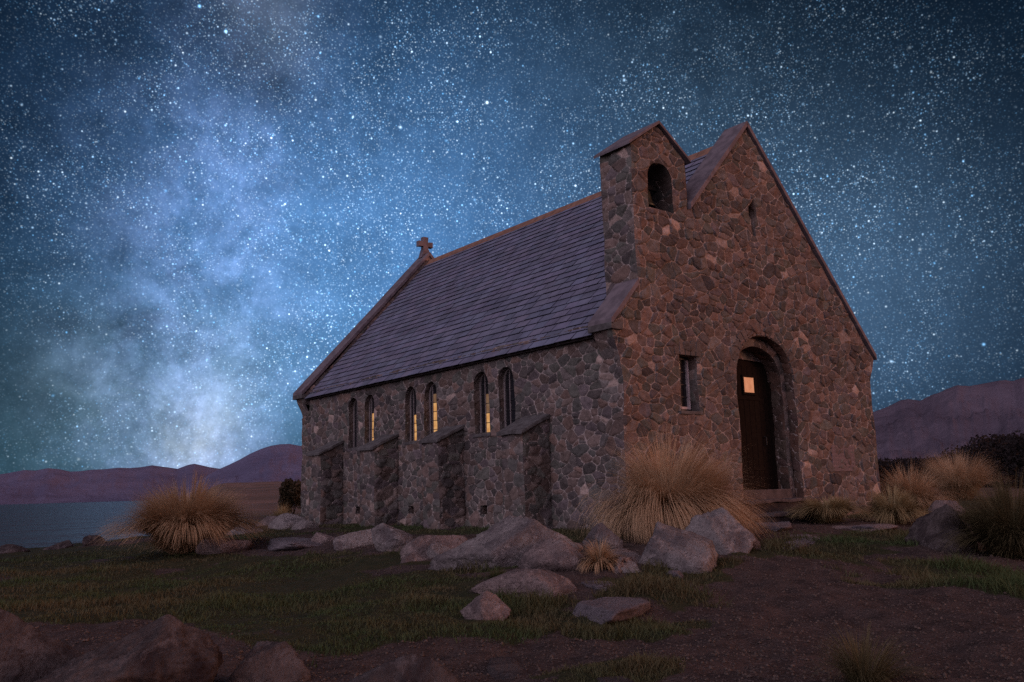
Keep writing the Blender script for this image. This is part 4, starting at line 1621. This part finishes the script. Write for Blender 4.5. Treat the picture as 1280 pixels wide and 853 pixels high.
# lawn and turf mats as one uncountable mass of short blades
r = np.random.default_rng(81)
NB = 420000
ang = r.uniform(-36, 36, NB)*np.pi/180+YAW
rad = 1.6*(19/1.6)**r.random(NB)
X = CAM[0]+rad*np.sin(ang)
Y = CAM[1]+rad*np.cos(ang)
ok = (church_dist(X, Y) > 0.02)
X, Y, rad = X[ok], Y[ok], rad[ok]
g = grass_mask(X, Y)
ok = r.random(len(X)) < sstep(0.1, 0.8, g)
X, Y, rad = X[ok], Y[ok], rad[ok]
Z = zg(X, Y)-0.004
n = len(X)
lump = fbm(xyz(X*2.2, Y*2.2, 33), 3)
mat_ = np.zeros(n)
for p, rr in MATS:
    mat_ = np.maximum(mat_, sstep(rr*1.1, rr*0.5, np.hypot(X-p[0], Y-p[1])))
L = (0.022+0.035*r.random(n))*(1+2.4*np.clip(lump, -0.38, 0.6))*(1+1.3*mat_)
V, F, tone, along = blades(np.stack([X, Y, Z], -1), r.uniform(0, 6.283, n), r.uniform(0.1, 0.8, n), r.uniform(0.6, 1.7, n), L, 1.0, r, seg=2)
# width grows with distance so that far blades still read
wv = (0.0022+0.00055*rad)
ctr = (V.reshape(n, 3, 2, 3).mean(2, keepdims=True))
V = (ctr+(V.reshape(n, 3, 2, 3)-ctr)*wv[:, None, None, None]).reshape(-1, 3)
tone = np.clip(np.repeat(fbm(xyz(X*1.1, Y*1.1, 44), 4)*2.2+0.45, 6)*0.75+tone*0.25, 0, 1)
lawn = mesh_obj('lawn_grass', V, F, M['lawn'], None, True, {'tone': ('FLOAT', tone), 'along': ('FLOAT', along)})
tag(lawn, 'short dark green turf of the lawn and the mats between the stones', 'grass', kind='stuff')

# loose gravel
r = np.random.default_rng(82)
NG = 26000
ang = r.uniform(-34, 34, NG)*np.pi/180+YAW
rad = 1.8*(15/1.8)**r.random(NG)
X = CAM[0]+rad*np.sin(ang)
Y = CAM[1]+rad*np.cos(ang)
ok = (church_dist(X, Y) > 0.3) & (r.random(NG) > grass_mask(X, Y)*1.3)
X, Y, rad = X[ok], Y[ok], rad[ok]
n = len(X)
s = 0.004+0.010*r.random(n)**3+0.0006*rad
oct_ = np.array([(1, 0, 0), (-1, 0, 0), (0, 1, 0), (0, -1, 0), (0, 0, 0.7), (0, 0, -0.7)])
of = np.array([(0, 2, 4), (2, 1, 4), (1, 3, 4), (3, 0, 4), (2, 0, 5), (1, 2, 5), (3, 1, 5), (0, 3, 5)])
V = oct_[None]*s[:, None, None]*(1+r.uniform(-0.35, 0.35, (n, 6, 3)))
V = V+np.stack([X, Y, zg(X, Y)+0.2*s], -1)[:, None, :]
F = (of[None]+np.arange(n)[:, None, None]*6).reshape(-1, 3)
m, N, b = new_mat('loose_pebbles')
isl = N.n('ShaderNodeNewGeometry').outputs['Random Per Island']
N.link(N.mix(isl, c4(0.040, 0.028, 0.023), c4(0.085, 0.062, 0.052)), b.inputs['Base Color'])
b.inputs['Roughness'].default_value = 0.9
gravel = mesh_obj('gravel', V.reshape(-1, 3), F, m, None, False)
tag(gravel, 'loose gravel scattered over the path and bare soil', 'gravel', kind='stuff')


# ------------------------------------------------------------------ shrubs and far trees
def leaf_cloud(centres, n, leaf, r):
    """leaf faces spread in the volume of several blobs (cx,cy,cz,rx,ry,rz)"""
    C = np.array(centres, float)
    vol = C[:, 3]*C[:, 4]*C[:, 5]
    k = r.choice(len(C), n, p=vol/vol.sum())
    d = r.normal(size=(n, 3))
    d /= np.linalg.norm(d, axis=1)[:, None]
    rr = r.random(n)**0.45
    P = C[k, :3]+d*rr[:, None]*C[k, 3:6]*(1+0.35*fbm(C[k, :3]*0.7+d*2.2, 3))[:, None]
    a = r.normal(size=(n, 3))
    a /= np.linalg.norm(a, axis=1)[:, None]
    b2 = np.cross(a, r.normal(size=(n, 3)))
    b2 /= np.linalg.norm(b2, axis=1)[:, None]
    s_ = leaf*(0.6+0.8*r.random(n))[:, None]
    V = np.stack([P-a*s_, P+b2*s_*0.45, P+a*s_, P-b2*s_*0.45], 1).reshape(-1, 3)
    F = np.arange(n*4).reshape(n, 4)
    return V, F, np.repeat(r.random(n), 4), np.repeat(0*r.random(n), 4)


M['shrub'] = blade_mat('dark_shrub_leaves', (0.030, 0.028, 0.015), (0.060, 0.042, 0.022), (0.05, 0.04, 0.02))
M['pine'] = blade_mat('dark_pine_needles', (0.014, 0.012, 0.012), (0.026, 0.020, 0.020), (0.02, 0.018, 0.018))


def shrub(px, py, wpx, hpx, label, seed, n=5000):
    g = at(px, py)
    dd = depth(g)
    w = wpx*dd/FPX
    h = hpx*dd/FPX
    r = np.random.default_rng(seed)
    cs = [(r.uniform(-0.3, 0.3)*w, r.uniform(-0.3, 0.3)*w, h*r.uniform(0.3, 0.75), w*0.28, w*0.28, h*0.3) for _ in range(7)]
    V, F, t, l = leaf_cloud(cs, n, h*0.035, r)
    o = empty('shrub', tuple(g))
    tag(o, label, 'shrub')
    mesh_obj('foliage', V, F, M['shrub'], o, False, {'tone': ('FLOAT', t), 'along': ('FLOAT', l)})
    st_ = MB()
    for k in range(5):
        q = cs[k]
        st_.tube([(0, 0, -0.05), (q[0]*0.5, q[1]*0.5, q[2]*0.5), q[:3]], [0.03, 0.02, 0.008], 6)
    st_.build('stem', M['wood'], o, smooth=True)


shrub(366, 646, 36, 48, 'dark shrub behind the far corner of the church', 91)

# dark woodland behind the tussocks on the right
r = np.random.default_rng(95)
cs = []
for px in np.arange(1070, 1420, 7.0):
    top = np.interp(px, [1070, 1100, 1150, 1190, 1205, 1230, 1260, 1290, 1420], [568, 568, 568, 567, 558, 550, 545, 541, 535])+r.uniform(-3, 3)
    Dm = 70+r.uniform(-6, 12)
    v = ray(px, top)
    v = v/np.hypot(v[0], v[1])
    X, Y = CAM[0]+v[0]*Dm, CAM[1]+v[1]*Dm
    zt = CAM[2]+v[2]*Dm
    zb = zgs(X, Y)
    rad_ = 1.1+r.uniform(0, 0.6)
    zz = zb+0.5
    while zz < zt-0.5:
        cs.append((X+r.uniform(-0.4, 0.4), Y+r.uniform(-0.4, 0.4), zz, rad_, rad_, 0.8))
        zz += 0.8
V, F, t, l = leaf_cloud(cs, 60000, 0.14, r)
wood = mesh_obj('woodland', V, F, M['pine'], None, False, {'tone': ('FLOAT', t), 'along': ('FLOAT', l)})
tag(wood, 'dark far-off wood at the foot of the mountain on the right', 'wood', kind='stuff')

# bleached stick by the shore
a = at(121, 668)
v = _r0
MB().tube([(a[0], a[1], a[2]+0.0), (a[0]+v[0]*0.25, a[1]+v[1]*0.25, a[2]+0.16), (a[0]+v[0]*0.5, a[1]+v[1]*0.5, a[2]+0.26)], [0.014, 0.010, 0.005], 6)
sk = MB().tube([(0, 0, 0), (v[0]*0.25, v[1]*0.25, 0.16), (v[0]*0.5, v[1]*0.5, 0.26)], [0.014, 0.010, 0.005], 6).build('stick', M['wood'])
sk.location = tuple(a)
tag(sk, 'thin dark stick poking up beside the rock by the lake shore', 'stick')
